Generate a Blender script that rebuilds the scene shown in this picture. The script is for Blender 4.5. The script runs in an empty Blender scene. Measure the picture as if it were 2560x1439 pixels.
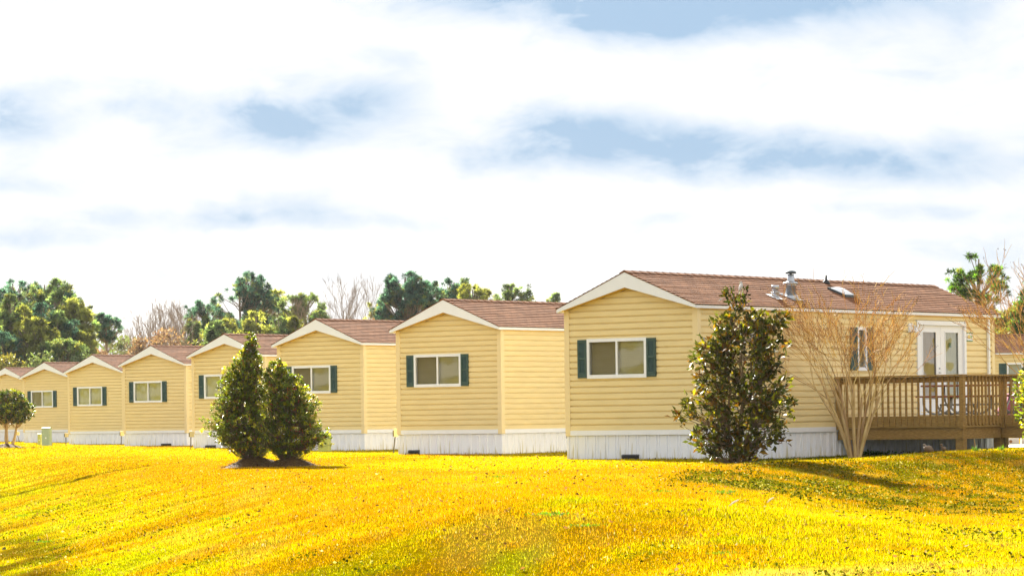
import bpy, math, random
import numpy as np
from mathutils import Vector, Matrix
R = math.radians
random.seed(7); rng = np.random.default_rng(11)
SC = bpy.context.scene

# ---------------------------------------------------------------- camera
F, Y0, ROLL, CH = 8095.0, 1044.94, 0.0134, 0.977      # focal length in photo px, horizon row, roll, eye height
cd = bpy.data.cameras.new('camera'); cam = bpy.data.objects.new('camera', cd); SC.collection.objects.link(cam)
cam.location = (0, 0, CH); cam.rotation_euler = (math.pi/2, ROLL, 0)
cd.sensor_width = 36; cd.sensor_fit = 'HORIZONTAL'; cd.lens = 36*F/2560
cd.shift_y = (Y0-719.5)/2560
cd.clip_start = 0.5; cd.clip_end = 12000
SC.camera = cam

# ---------------------------------------------------------------- world, sun, exposure
SUN_EL, SUN_AZ = R(25), math.atan2(-0.30, 1.0)         # azimuth measured from +Y towards +X
sdir = Vector((math.sin(SUN_AZ)*math.cos(SUN_EL), math.cos(SUN_AZ)*math.cos(SUN_EL), math.sin(SUN_EL)))
sl_ = bpy.data.lights.new('sun', 'SUN'); sun = bpy.data.objects.new('sun', sl_); SC.collection.objects.link(sun)
sl_.energy = 4.8; sl_.angle = R(0.8); sl_.color = (1.0, 0.95, 0.84)
sun.rotation_euler = sdir.to_track_quat('Z', 'Y').to_euler(); sun.location = (0, 60, 60)
SC.view_settings.view_transform = 'Standard'; SC.view_settings.look = 'None'
SC.view_settings.exposure = 2.45; SC.view_settings.gamma = 1.0
SC.cycles.max_bounces = 8; SC.cycles.transparent_max_bounces = 24; SC.cycles.diffuse_bounces = 3

W = bpy.data.worlds.new('World'); SC.world = W; W.use_nodes = True
nt = W.node_tree; nt.nodes.clear()
def N(nt, t, **k):
    n = nt.nodes.new(t)
    for a, v in k.items():
        if a == 'ins':
            for i, x in v.items(): n.inputs[i].default_value = x
        else: setattr(n, a, v)
    return n
def mth(nt, op, a, b=None, c=None, clamp=False):
    n = nt.nodes.new('ShaderNodeMath'); n.operation = op; n.use_clamp = clamp
    for i, x in enumerate((a, b, c)):
        if x is None: continue
        if isinstance(x, (int, float)): n.inputs[i].default_value = x
        else: nt.links.new(x, n.inputs[i])
    return n.outputs[0]
def build_world():
    L = nt.links.new
    sky = N(nt, 'ShaderNodeTexSky', sky_type='NISHITA', sun_disc=False, sun_elevation=SUN_EL, sun_rotation=SUN_AZ)
    sky.air_density = 1.0; sky.dust_density = 1.0
    tc = N(nt, 'ShaderNodeTexCoord'); sep = N(nt, 'ShaderNodeSeparateXYZ'); L(tc.outputs['Generated'], sep.inputs[0])
    ay = mth(nt, 'MAXIMUM', mth(nt, 'ABSOLUTE', sep.outputs[1]), 0.05)
    u = mth(nt, 'DIVIDE', sep.outputs[0], ay); v = mth(nt, 'DIVIDE', sep.outputs[2], ay)   # bearing and height of the sky direction
    comb = N(nt, 'ShaderNodeCombineXYZ'); L(mth(nt, 'MULTIPLY', u, 9.0), comb.inputs[0]); L(mth(nt, 'MULTIPLY', v, 19.0), comb.inputs[1]); L(sep.outputs[1], comb.inputs[2])
    n1 = N(nt, 'ShaderNodeTexNoise', ins={'Scale': 1.6, 'Detail': 7, 'Roughness': .55}); L(comb.outputs[0], n1.inputs['Vector'])
    n2 = N(nt, 'ShaderNodeTexNoise', ins={'Scale': 5.0, 'Detail': 8, 'Roughness': .6, 'Distortion': .35}); L(comb.outputs[0], n2.inputs['Vector'])
    du = mth(nt, 'ADD', u, mth(nt, 'MULTIPLY', mth(nt, 'SUBTRACT', n2.outputs[0], .5), .022))
    dv = mth(nt, 'ADD', v, mth(nt, 'MULTIPLY', mth(nt, 'SUBTRACT', n1.outputs[0], .5), .014))
    tot = None
    #  px, py, rx, ry, strength of each darker, bluer bank of cloud
    for px, py, rx, ry, s in [(1900, 10, 420, 75, 1.0), (1180, -5, 260, 45, .5), (1620, 60, 170, 50, .5), (750, 290, 190, 75, .8), (930, 240, 160, 70, .35), (20, 300, 170, 75, .7),
                              (400, 285, 110, 70, .45), (1420, 335, 190, 75, .75), (2200, 405, 340, 60, .85), (1780, 380, 180, 55, .5), (1230, 395, 130, 28, .3),
                              (610, 540, 220, 34, .55), (930, 565, 190, 22, .3), (110, 600, 190, 40, .4), (330, 690, 380, 30, .25), (60, 480, 140, 40, .25), (280, 545, 70, 26, .25),
                              (2240, 540, 220, 26, .3), (1700, 550, 240, 22, .22), (700, 490, 100, 26, .2), (2500, 640, 260, 70, .25), (2300, 150, 260, 60, .2), (1250, 645, 260, 26, .16)]:
        X, Yv = px-1280, py-Y0; c, s2 = math.cos(ROLL), math.sin(ROLL)
        cu, cv = (c*X-s2*Yv)/F, -(s2*X+c*Yv)/F
        a = mth(nt, 'MULTIPLY', mth(nt, 'SUBTRACT', du, cu), F/rx/1.2); b = mth(nt, 'MULTIPLY', mth(nt, 'SUBTRACT', dv, cv), F/ry/1.15)
        d2 = mth(nt, 'ADD', mth(nt, 'MULTIPLY', a, a), mth(nt, 'MULTIPLY', b, b))
        g = mth(nt, 'MULTIPLY', mth(nt, 'EXPONENT', mth(nt, 'MULTIPLY', d2, -1.0)), s)
        tot = g if tot is None else mth(nt, 'ADD', tot, g)
    front = mth(nt, 'GREATER_THAN', sep.outputs[1], 0.0)
    tot = mth(nt, 'MULTIPLY', mth(nt, 'MULTIPLY', tot, 1.12), front)
    n3 = N(nt, 'ShaderNodeTexNoise', ins={'Scale': 2.6, 'Detail': 9, 'Roughness': .62, 'Distortion': .6}); L(comb.outputs[0], n3.inputs['Vector'])
    nz = N(nt, 'ShaderNodeMapRange', ins={1: .31, 2: .72, 3: 0.0, 4: .46}); L(n3.outputs[0], nz.inputs[0])
    mod = N(nt, 'ShaderNodeMapRange', ins={1: .3, 2: .7, 3: .68, 4: 1.12}); L(n2.outputs[0], mod.inputs[0])
    k = mth(nt, 'MULTIPLY', mth(nt, 'ADD', tot, nz.outputs[0]), mod.outputs[0], clamp=True)
    ramp = N(nt, 'ShaderNodeValToRGB'); L(k, ramp.inputs[0]); cr = ramp.color_ramp
    cr.elements[0].position = 0.0; cr.elements[0].color = (1.0, 1.0, 1.0, 1)
    cr.elements[1].position = 1.0; cr.elements[1].color = (.17, .255, .36, 1)
    e = cr.elements.new(.12); e.color = (.56, .565, .57, 1); e = cr.elements.new(.26); e.color = (.455, .462, .475, 1); e = cr.elements.new(.48); e.color = (.38, .41, .45, 1); e = cr.elements.new(.78); e.color = (.27, .335, .415, 1)
    sc = N(nt, 'ShaderNodeVectorMath', operation='SCALE'); sc.inputs['Scale'].default_value = 3.85; L(ramp.outputs[0], sc.inputs[0])
    mx = N(nt, 'ShaderNodeMix', data_type='RGBA'); mx.inputs[0].default_value = .988
    L(sky.outputs[0], mx.inputs[6]); L(sc.outputs[0], mx.inputs[7])
    bg = N(nt, 'ShaderNodeBackground'); bg.inputs[1].default_value = .1; L(mx.outputs[2], bg.inputs[0])
    out = N(nt, 'ShaderNodeOutputWorld'); L(bg.outputs[0], out.inputs[0])
build_world()

# ---------------------------------------------------------------- helpers
def at(px, py, D):
    X, Yv = px-1280, py-Y0; c, s = math.cos(ROLL), math.sin(ROLL)
    return Vector(((c*X-s*Yv)/F*D, D, CH-(s*X+c*Yv)/F*D))
def tag(o, label=None, cat=None, group=None, kind=None):
    for k, v in (('label', label), ('category', cat), ('group', group), ('kind', kind)):
        if v: o[k] = v
    return o
def empty(name, loc, rz=0, **k):
    o = bpy.data.objects.new(name, None); SC.collection.objects.link(o); o.location = loc; o.rotation_euler = (0, 0, rz)
    o.empty_display_size = .2
    return tag(o, **k)
def link(name, me, mat=None, parent=None):
    if mat and not me.materials: me.materials.append(mat)
    o = bpy.data.objects.new(name, me); SC.collection.objects.link(o)
    if parent: o.parent = parent
    return o
class MB:
    def __init__(s): s.v = []; s.f = []; s.sm = []
    def face(s, pts, sm=False):
        b = len(s.v); s.v += [tuple(p) for p in pts]; s.f.append(tuple(range(b, b+len(pts)))); s.sm.append(sm)
    def box(s, a, b, M=None):
        x0, y0, z0 = a; x1, y1, z1 = b; B = len(s.v)
        P = [(x0,y0,z0),(x1,y0,z0),(x1,y1,z0),(x0,y1,z0),(x0,y0,z1),(x1,y0,z1),(x1,y1,z1),(x0,y1,z1)]
        if M: P = [tuple(M @ Vector(p)) for p in P]
        s.v += P
        for f in ((0,3,2,1),(4,5,6,7),(0,1,5,4),(1,2,6,5),(2,3,7,6),(3,0,4,7)): s.f.append(tuple(B+i for i in f)); s.sm.append(False)
        return s
    def bar(s, p, q, w, h=None, up=(0,0,1)):
        p, q = Vector(p), Vector(q); d = (q-p); L = d.length; d.normalize(); up = Vector(up)
        if abs(d.dot(up)) > .98: up = Vector((0,1,0)) if abs(d.y) < .9 else Vector((1,0,0))
        x = d.cross(up).normalized(); z = x.cross(d)
        M = Matrix((x, d, z)).transposed().to_4x4(); M.translation = p; h = h or w
        return s.box((-w/2, 0, -h/2), (w/2, L, h/2), M)
    def tube(s, pts, rad, n=8, cap=True, sm=True):
        pts = [Vector(p) for p in pts]
        if isinstance(rad, (int, float)): rad = [rad]*len(pts)
        B = len(s.v); pu = None
        for i, p in enumerate(pts):
            d = (pts[min(i+1, len(pts)-1)]-pts[max(i-1, 0)]).normalized()
            if pu is None: pu = Vector((1,0,0)) if abs(d.x) < .8 else Vector((0,1,0))
            x = d.cross(pu).normalized(); y = x.cross(d); pu = y
            for k in range(n):
                a = 2*math.pi*k/n; s.v.append(tuple(p+(x*math.cos(a)+y*math.sin(a))*rad[i]))
        for i in range(len(pts)-1):
            for k in range(n):
                a, b = B+i*n+k, B+i*n+(k+1) % n; s.f.append((a, b, b+n, a+n)); s.sm.append(sm)
        if cap:
            s.f.append(tuple(B+k for k in range(n))[::-1]); s.sm.append(False)
            e = B+(len(pts)-1)*n; s.f.append(tuple(e+k for k in range(n))); s.sm.append(False)
        return s
    def lathe(s, prof, n=20, c=(0,0,0)):
        return s.tube([(c[0], c[1], c[2]+z+1e-5*i) for i, (r, z) in enumerate(prof)], [max(r, 1e-4) for r, z in prof], n)
    def prism(s, poly, ax, a, b):      # poly in the plane normal to ax
        def P(u, v, w):
            return {'x': (w, u, v), 'y': (u, w, v), 'z': (u, v, w)}[ax]
        s.face([P(u, v, a) for u, v in poly]); s.face([P(u, v, b) for u, v in poly][::-1])
        n = len(poly)
        for i in range(n):
            j = (i+1) % n; s.face([P(*poly[i], a), P(*poly[j], a), P(*poly[j], b), P(*poly[i], b)])
        return s
    def mesh(s, name):
        me = bpy.data.meshes.new(name); me.from_pydata(s.v, [], s.f); me.polygons.foreach_set('use_smooth', s.sm); me.update(); return me
    def build(s, name, mat, parent=None, bevel=0):
        o = link(name, s.mesh(name), mat, parent)
        if bevel:
            import bmesh
            bm = bmesh.new(); bm.from_mesh(o.data); bmesh.ops.remove_doubles(bm, verts=bm.verts, dist=1e-5)
            bmesh.ops.recalc_face_normals(bm, faces=bm.faces)
            ed = [e for e in bm.edges if len(e.link_faces) == 2 and e.calc_face_angle(0) > .5]
            bmesh.ops.bevel(bm, geom=ed, offset=bevel, segments=1, affect='EDGES'); bm.to_mesh(o.data); bm.free()
        return o
def np_mesh(name, V, nf, fs, col=None, smooth=False):
    """V (k,3) vertices, nf faces of fs corners each in vertex order unless nf is an index array"""
    me = bpy.data.meshes.new(name); V = np.ascontiguousarray(V, dtype=np.float32)
    idx = nf if isinstance(nf, np.ndarray) else np.arange(nf*fs, dtype=np.int32)
    nfc = len(idx)//fs
    me.vertices.add(len(V)); me.vertices.foreach_set('co', V.ravel())
    me.loops.add(len(idx)); me.loops.foreach_set('vertex_index', idx.astype(np.int32))
    me.polygons.add(nfc); me.polygons.foreach_set('loop_start', np.arange(nfc, dtype=np.int32)*fs)
    if smooth: me.polygons.foreach_set('use_smooth', np.ones(nfc, bool))
    if col is not None:
        a = me.color_attributes.new('col', 'FLOAT_COLOR', 'POINT'); a.data.foreach_set('color', np.ascontiguousarray(col, dtype=np.float32).ravel())
    me.update(calc_edges=True)
    return me

# smooth value noise in numpy
def vnoise(x, y, seed=0):
    xi = np.floor(x).astype(np.int64); yi = np.floor(y).astype(np.int64); xf = x-xi; yf = y-yi
    def h(a, b):
        n = (a*374761393+b*668265263+seed*974634777) & 0xffffffff
        n = ((n ^ (n >> 13))*1274126177) & 0xffffffff
        return ((n ^ (n >> 16)) & 0xffff)/65535.0
    sx = xf*xf*(3-2*xf); sy = yf*yf*(3-2*yf)
    return (h(xi, yi)*(1-sx)+h(xi+1, yi)*sx)*(1-sy)+(h(xi, yi+1)*(1-sx)+h(xi+1, yi+1)*sx)*sy
def fbm(x, y, seed=0, o=4):
    t = 0; a = .5; s = 0
    for i in range(o): t = t+a*vnoise(x*2**i+17*i, y*2**i-9*i, seed+i); s += a; a *= .5
    return t/s
def sst(a, b, x):
    t = np.clip((x-a)/(b-a), 0, 1); return t*t*(3-2*t)

# ---------------------------------------------------------------- materials
def mat(name, col, rough=.6, var=0.0, vs=8.0, bump=0.0, bs=60.0, metal=0.0, spec=.5, col2=None, stretch=(1,1,1), trans=0.0, attr=None, island=0.0, tint=None):
    m = bpy.data.materials.new(name); m.use_nodes = True; t = m.node_tree; t.nodes.clear(); L = t.links.new
    out = N(t, 'ShaderNodeOutputMaterial'); p = N(t, 'ShaderNodeBsdfPrincipled')
    p.inputs['Roughness'].default_value = rough; p.inputs['Metallic'].default_value = metal; p.inputs['Specular IOR Level'].default_value = spec
    tc = N(t, 'ShaderNodeTexCoord'); mp = N(t, 'ShaderNodeMapping'); mp.inputs['Scale'].default_value = stretch; L(tc.outputs['Object'], mp.inputs[0])
    csock = None
    if attr:
        a = N(t, 'ShaderNodeAttribute', attribute_name=attr); csock = a.outputs['Color']
    if var or col2:
        n = N(t, 'ShaderNodeTexNoise', ins={'Scale': vs, 'Detail': 6, 'Roughness': .6}); L(mp.outputs[0], n.inputs['Vector'])
        mr = N(t, 'ShaderNodeMapRange', ins={1: .3, 2: .7, 3: 0, 4: 1}); L(n.outputs[0], mr.inputs[0])
        c2 = col2 if col2 else tuple(max(0, c*(1-var)) for c in col)
        mx = N(t, 'ShaderNodeMix', data_type='RGBA'); L(mr.outputs[0], mx.inputs[0]); mx.inputs[6].default_value = (*col, 1); mx.inputs[7].default_value = (*c2, 1)
        if csock:
            m2 = N(t, 'ShaderNodeMix', data_type='RGBA', blend_type='MULTIPLY'); m2.inputs[0].default_value = 1; L(csock, m2.inputs[6]); L(mx.outputs[2], m2.inputs[7]); csock = m2.outputs[2]
        else: csock = mx.outputs[2]
    if island:
        g = N(t, 'ShaderNodeNewGeometry'); hs = N(t, 'ShaderNodeHueSaturation')
        mr = N(t, 'ShaderNodeMapRange', ins={1: 0, 2: 1, 3: 1-island, 4: 1+island}); L(g.outputs['Random Per Island'], mr.inputs[0]); L(mr.outputs[0], hs.inputs['Value'])
        mr2 = N(t, 'ShaderNodeMapRange', ins={1: 0, 2: 1, 3: .5-island*.06, 4: .5+island*.06}); L(g.outputs['Random Per Island'], mr2.inputs[0]); L(mr2.outputs[0], hs.inputs['Hue'])
        if csock: L(csock, hs.inputs['Color'])
        else: hs.inputs['Color'].default_value = (*col, 1)
        csock = hs.outputs[0]
    if csock: L(csock, p.inputs['Base Color'])
    else: p.inputs['Base Color'].default_value = (*col, 1)
    if bump:
        nb = N(t, 'ShaderNodeTexNoise', ins={'Scale': bs, 'Detail': 5}); L(mp.outputs[0], nb.inputs['Vector'])
        b = N(t, 'ShaderNodeBump', ins={'Strength': 1.0, 'Distance': bump}); L(nb.outputs[0], b.inputs['Height']); L(b.outputs[0], p.inputs['Normal'])
    surf = p.outputs[0]
    if trans:
        tr = N(t, 'ShaderNodeBsdfTranslucent'); tcol = tint or col
        if csock:
            mt = N(t, 'ShaderNodeMix', data_type='RGBA', blend_type='MULTIPLY'); mt.inputs[0].default_value = 1; L(csock, mt.inputs[6]); mt.inputs[7].default_value = (*(tint or (1, 1, 1)), 1); mt.clamp_result = False
            L(mt.outputs[2], tr.inputs[0])
        else: tr.inputs[0].default_value = (*tcol, 1)
        ms = N(t, 'ShaderNodeMixShader'); ms.inputs[0].default_value = trans; L(surf, ms.inputs[1]); L(tr.outputs[0], ms.inputs[2]); surf = ms.outputs[0]
    L(surf, out.inputs[0])
    return m
M = {}
M['siding'] = mat('siding_vinyl', (.88, .72, .365), .5, var=.10, vs=1.6, bump=.0015, bs=30, stretch=(1, 1, 6))
M['corner'] = mat('corner_vinyl', (.88, .72, .39), .5, var=.05, vs=2)
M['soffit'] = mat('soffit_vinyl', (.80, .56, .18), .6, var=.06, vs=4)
M['white'] = mat('white_trim', (.88, .92, .98), .45, var=.05, vs=3)
M['band'] = mat('white_band', (.90, .92, .96), .4, var=.06, vs=2)
M['shutter'] = mat('green_shutter', (.035, .085, .070), .55, var=.3, vs=12)
M['black'] = mat('black_plastic', (.012, .012, .014), .6)
M['dark'] = mat('dark_interior', (.03, .028, .025), .9)
M['metal'] = mat('galvanised', (.55, .58, .62), .38, metal=.85, var=.35, vs=14)
M['metal_dark'] = mat('dark_metal', (.07, .09, .10), .5, metal=.4, var=.3, vs=14)
M['dwhite'] = mat('door_white', (.86, .89, .93), .4, var=.03, vs=2)
M['blind'] = mat('blind_tan', (.93, .86, .42), .6, trans=.25, tint=(.9, .8, .4))
M['shade'] = mat('roller_shade', (.92, .88, .38), .7, var=.08, vs=3)
M['curtain'] = mat('door_shade', (.62, .66, .52), .75, var=.06, vs=2)
M['wood'] = mat('weathered_deck_wood', (.44, .28, .075), .8, col2=(.20, .115, .03), vs=9, bump=.003, bs=40, stretch=(1, 1, 6))
M['wood2'] = mat('deck_board_wood', (.50, .33, .09), .8, col2=(.25, .155, .045), vs=5, bump=.003, bs=30, stretch=(.7, .7, 8))
M['redwood'] = mat('redwood_plank', (.30, .10, .05), .7, col2=(.2, .07, .03), vs=6)
M['gal'] = mat('grey_tube', (.30, .31, .31), .45, metal=.5)
M['ugreen'] = mat('utility_green', (.42, .52, .33), .6, var=.18, vs=5)
M['ulime'] = mat('utility_lime', (.50, .52, .10), .6, col2=(.38, .44, .12), vs=3)
M['meter'] = mat('meter_tan', (.75, .62, .28), .6, var=.2, vs=9)
M['post'] = mat('post_dark', (.10, .085, .04), .8, var=.3, vs=9)
M['concrete'] = mat('pale_concrete', (.72, .66, .60), .85, var=.15, vs=4, bump=.003)
M['rust'] = mat('rust_hole', (.35, .17, .07), .9)
M['maroon'] = mat('maroon_paint', (.22, .012, .045), .25, spec=.6)
M['carglass'] = mat('car_glass', (.03, .07, .11), .08, spec=.8)
M['tyre'] = mat('tyre', (.02, .02, .02), .85)
M['mulch'] = mat('brown_mulch', (.05, .028, .010), .95, spec=.1, col2=(.12, .065, .02), vs=18, bump=.02, bs=25)
M['path'] = mat('pale_path', (.78, .75, .70), .9, var=.1, vs=1)
M['bark_tan'] = mat('tan_bark', (.46, .29, .09), .75, col2=(.66, .48, .22), vs=7, stretch=(1, 1, .4), bump=.004, bs=20, island=.25)
M['twig_tan'] = mat('tan_twig', (.58, .33, .10), .8, island=.45)
M['bark'] = mat('brown_bark', (.13, .085, .05), .9, col2=(.22, .15, .09), vs=10, bump=.01, bs=20)
M['bark_grey'] = mat('grey_bark', (.24, .18, .14), .9, col2=(.33, .26, .20), vs=4)
M['twig_grey'] = mat('grey_twig', (.31, .235, .18), .9, island=.3)
M['pod'] = mat('dark_pod', (.10, .055, .03), .9)
M['berry'] = mat('red_berry', (.50, .03, .015), .35)
M['holly'] = mat('holly_leaf', (1, 1, 1), .38, attr='col', island=.45, trans=.30, tint=(4.2, 3.6, 1.0), spec=.35)
M['mag'] = mat('magnolia_leaf', (.055, .075, .014), .32, attr='col', island=.4, trans=.2, tint=(3.0, 2.8, 1.2), spec=.5)
M['small'] = mat('small_tree_leaf', (.7, .75, .7), .4, attr='col', island=.5, trans=.2, tint=(3., 2.9, 1.4), spec=.3)
M['leafy'] = mat('leafy_weed', (.085, .17, .008), .7, island=.5, trans=.35, tint=(2.0, 1.9, .6), spec=.1)
M['grass'] = mat('grass_blade', (1, 1, 1), .7, attr='col', trans=.42, tint=(1.25, 1.2, .6), spec=.0)
def pinemat(name, c, tint): return mat(name, c, .6, island=.55, trans=.28, tint=tint, spec=.3)
PM = [pinemat('pine_blue', (.065, .145, .110), (1.6, 1.7, 1.1)), pinemat('pine_green', (.12, .165, .07), (1.9, 1.6, .8)), pinemat('pine_yellow', (.21, .21, .05), (1.9, 1.6, .7)), pinemat('pine_near', (.06, .11, .022), (1.7, 1.7, .6))]
PC = [(.062, .125, .098), (.115, .175, .080), (.22, .25, .075), (.055, .11, .018)]
PT = [mat('pine_needles', (1, 1, 1), .65, attr='col', island=.2, trans=.38, tint=t_, spec=.1) for t_ in ((1.6, 1.7, 1.1), (1.8, 1.6, .8), (1.8, 1.6, .7), (1.7, 1.7, .6))]
M['scrub'] = mat('brown_scrub', (.30, .21, .11), .85, island=.5, trans=.25, tint=(1.5, 1.2, 1.0))

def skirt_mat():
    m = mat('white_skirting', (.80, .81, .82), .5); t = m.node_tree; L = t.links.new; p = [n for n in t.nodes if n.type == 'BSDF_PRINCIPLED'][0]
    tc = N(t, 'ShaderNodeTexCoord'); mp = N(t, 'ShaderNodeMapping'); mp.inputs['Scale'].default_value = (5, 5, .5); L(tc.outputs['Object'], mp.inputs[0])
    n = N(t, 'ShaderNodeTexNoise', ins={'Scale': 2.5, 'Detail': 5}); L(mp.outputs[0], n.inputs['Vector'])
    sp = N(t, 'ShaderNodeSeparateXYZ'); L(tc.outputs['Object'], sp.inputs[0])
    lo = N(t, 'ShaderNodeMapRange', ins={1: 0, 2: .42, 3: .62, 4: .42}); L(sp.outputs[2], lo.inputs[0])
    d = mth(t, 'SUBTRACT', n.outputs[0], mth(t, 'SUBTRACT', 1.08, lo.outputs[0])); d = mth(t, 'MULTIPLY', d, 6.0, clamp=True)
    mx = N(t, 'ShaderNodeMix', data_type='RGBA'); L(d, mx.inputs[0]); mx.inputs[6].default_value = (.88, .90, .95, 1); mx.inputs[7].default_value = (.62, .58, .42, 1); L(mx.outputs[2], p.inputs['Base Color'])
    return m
M['skirt'] = skirt_mat()
def shingle_mat():
    m = mat('brown_shingles', (.3, .16, .1), .95, spec=.05); t = m.node_tree; L = t.links.new; p = [n for n in t.nodes if n.type == 'BSDF_PRINCIPLED'][0]
    tc = N(t, 'ShaderNodeTexCoord'); sp = N(t, 'ShaderNodeSeparateXYZ'); L(tc.outputs['Object'], sp.inputs[0])
    cb = N(t, 'ShaderNodeCombineXYZ'); L(sp.outputs[1], cb.inputs[0]); L(mth(t, 'ADD', sp.outputs[0], -1.83+.132*40), cb.inputs[1])
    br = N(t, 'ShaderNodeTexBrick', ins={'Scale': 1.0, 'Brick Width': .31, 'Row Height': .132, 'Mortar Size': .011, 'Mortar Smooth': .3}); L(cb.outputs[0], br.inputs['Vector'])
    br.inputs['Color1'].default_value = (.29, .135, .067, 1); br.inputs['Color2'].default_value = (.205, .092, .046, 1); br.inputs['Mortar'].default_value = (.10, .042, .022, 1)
    n = N(t, 'ShaderNodeTexNoise', ins={'Scale': 3.0, 'Detail': 8, 'Roughness': .7}); L(tc.outputs['Object'], n.inputs['Vector'])
    mr = N(t, 'ShaderNodeMapRange', ins={1: .3, 2: .7, 3: .75, 4: 1.2}); L(n.outputs[0], mr.inputs[0])
    sc = N(t, 'ShaderNodeVectorMath', operation='SCALE'); L(br.outputs[0], sc.inputs[0]); L(mr.outputs[0], sc.inputs['Scale']); L(sc.outputs[0], p.inputs['Base Color'])
    nb = N(t, 'ShaderNodeTexNoise', ins={'Scale': 220, 'Detail': 3}); L(tc.outputs['Object'], nb.inputs['Vector']); b = N(t, 'ShaderNodeBump', ins={'Strength': .6, 'Distance': .004}); L(nb.outputs[0], b.inputs['Height']); L(b.outputs[0], p.inputs['Normal'])
    return m
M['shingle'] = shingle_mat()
def glass_mat(name, base, screen=False):
    m = bpy.data.materials.new(name); m.use_nodes = True; t = m.node_tree; t.nodes.clear(); L = t.links.new
    out = N(t, 'ShaderNodeOutputMaterial'); tr = N(t, 'ShaderNodeBsdfTransparent'); tr.inputs[0].default_value = (*base, 1)
    gl = N(t, 'ShaderNodeBsdfGlossy', ins={'Roughness': .02}); fr = N(t, 'ShaderNodeFresnel', ins={'IOR': 1.5})
    tc = N(t, 'ShaderNodeTexCoord'); n = N(t, 'ShaderNodeTexNoise', ins={'Scale': 1.3, 'Detail': 1}); L(tc.outputs['Object'], n.inputs['Vector'])
    b = N(t, 'ShaderNodeBump', ins={'Strength': 1, 'Distance': .06}); L(n.outputs[0], b.inputs['Height']); L(b.outputs[0], gl.inputs['Normal'])
    ms = N(t, 'ShaderNodeMixShader'); L(mth(t, 'MULTIPLY', fr.outputs[0], .6 if screen else 2.2), ms.inputs[0]); L(tr.outputs[0], ms.inputs[1]); L(gl.outputs[0], ms.inputs[2])
    s = ms.outputs[0]
    if screen:
        df = N(t, 'ShaderNodeBsdfDiffuse'); df.inputs[0].default_value = (.045, .04, .03, 1); m2 = N(t, 'ShaderNodeMixShader'); m2.inputs[0].default_value = .34; L(s, m2.inputs[1]); L(df.outputs[0], m2.inputs[2]); s = m2.outputs[0]
    L(s, out.inputs[0]); return m
M['glass'] = glass_mat('window_glass', (.97, .97, .93)); M['screen'] = glass_mat('screened_glass', (.9, .88, .85), True)

# ---------------------------------------------------------------- terrain
LIP = np.array([(-60, 320), (-17.4, 110), (-8.2, 75), (-3.4, 53), (-1.4, 43), (-.3, 38.5), (.9, 40.5), (1.9, 48), (3.3, 57), (5.0, 62.5), (8.6, 68.0), (11.5, 71), (16, 75), (60, 95), (60, 320)], float)
def sdist(x, y):
    """signed distance to the lip of the raised lawn (+ outside, in front of it)"""
    d = np.full(x.shape, 1e9); ins = np.zeros(x.shape, bool)
    for (ax, ay), (bx, by) in zip(LIP, np.roll(LIP, -1, 0)):
        ux, uy = bx-ax, by-ay; L2 = ux*ux+uy*uy; t = np.clip(((x-ax)*ux+(y-ay)*uy)/L2, 0, 1)
        d = np.minimum(d, np.hypot(x-ax-t*ux, y-ay-t*uy))
        if ay != by: ins ^= ((ay > y) != (by > y)) & (x < (bx-ax)*(y-ay)/(by-ay)+ax)
    return np.where(ins, -d, d)
def sides(x, y):
    """1 on the right bank and right lower lawn, 0 on the left bank"""
    return sst(-1.2, 2.2, x-.012*(y-40))
def terrain(x, y):
    x = np.asarray(x, float); y = np.asarray(y, float)
    d = sdist(x, y); w = sides(x, y); b = x/np.maximum(y, 1)
    left = -1.45*sst(-1.6, 7.5, d)
    right = -.56*sst(-.7, 5.6, d)-.012*np.maximum(d-6, 0)
    z = left*(1-w)+right*w
    berm = sst(.055, .085, b)
    z = z+berm*.05*np.exp(-((d+.9)/1.6)**2)+sst(.10, .15, b)*.10*np.exp(-((d+1.5)/3.5)**2)-berm*.09*np.exp(-((d+5.0)/2.6)**2)*(1-sst(.11, .14, b))
    out = sst(-.5, 2.5, d); near = np.exp(-np.maximum(y-95, 0)/25)
    al, ac = .64*x+.77*y, .77*x-.64*y
    z = z+(fbm(al*.30, ac*.50, 14, 3)-.5)*.15*out*(1-w)+(fbm((x-y/5)*.7, y*.16, 19, 3)-.5)*.14*out*w
    z = z+(fbm(x*.35, y*.25, 3)-.5)*.05*out+(fbm(x*1.7, y*1.1, 9)-.5)*.05*out+(fbm(x*1.5, y*.9, 5)-.5)*.02*near
    return z
def tz(x, y): return float(terrain(np.array([x]), np.array([y]))[0])
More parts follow.
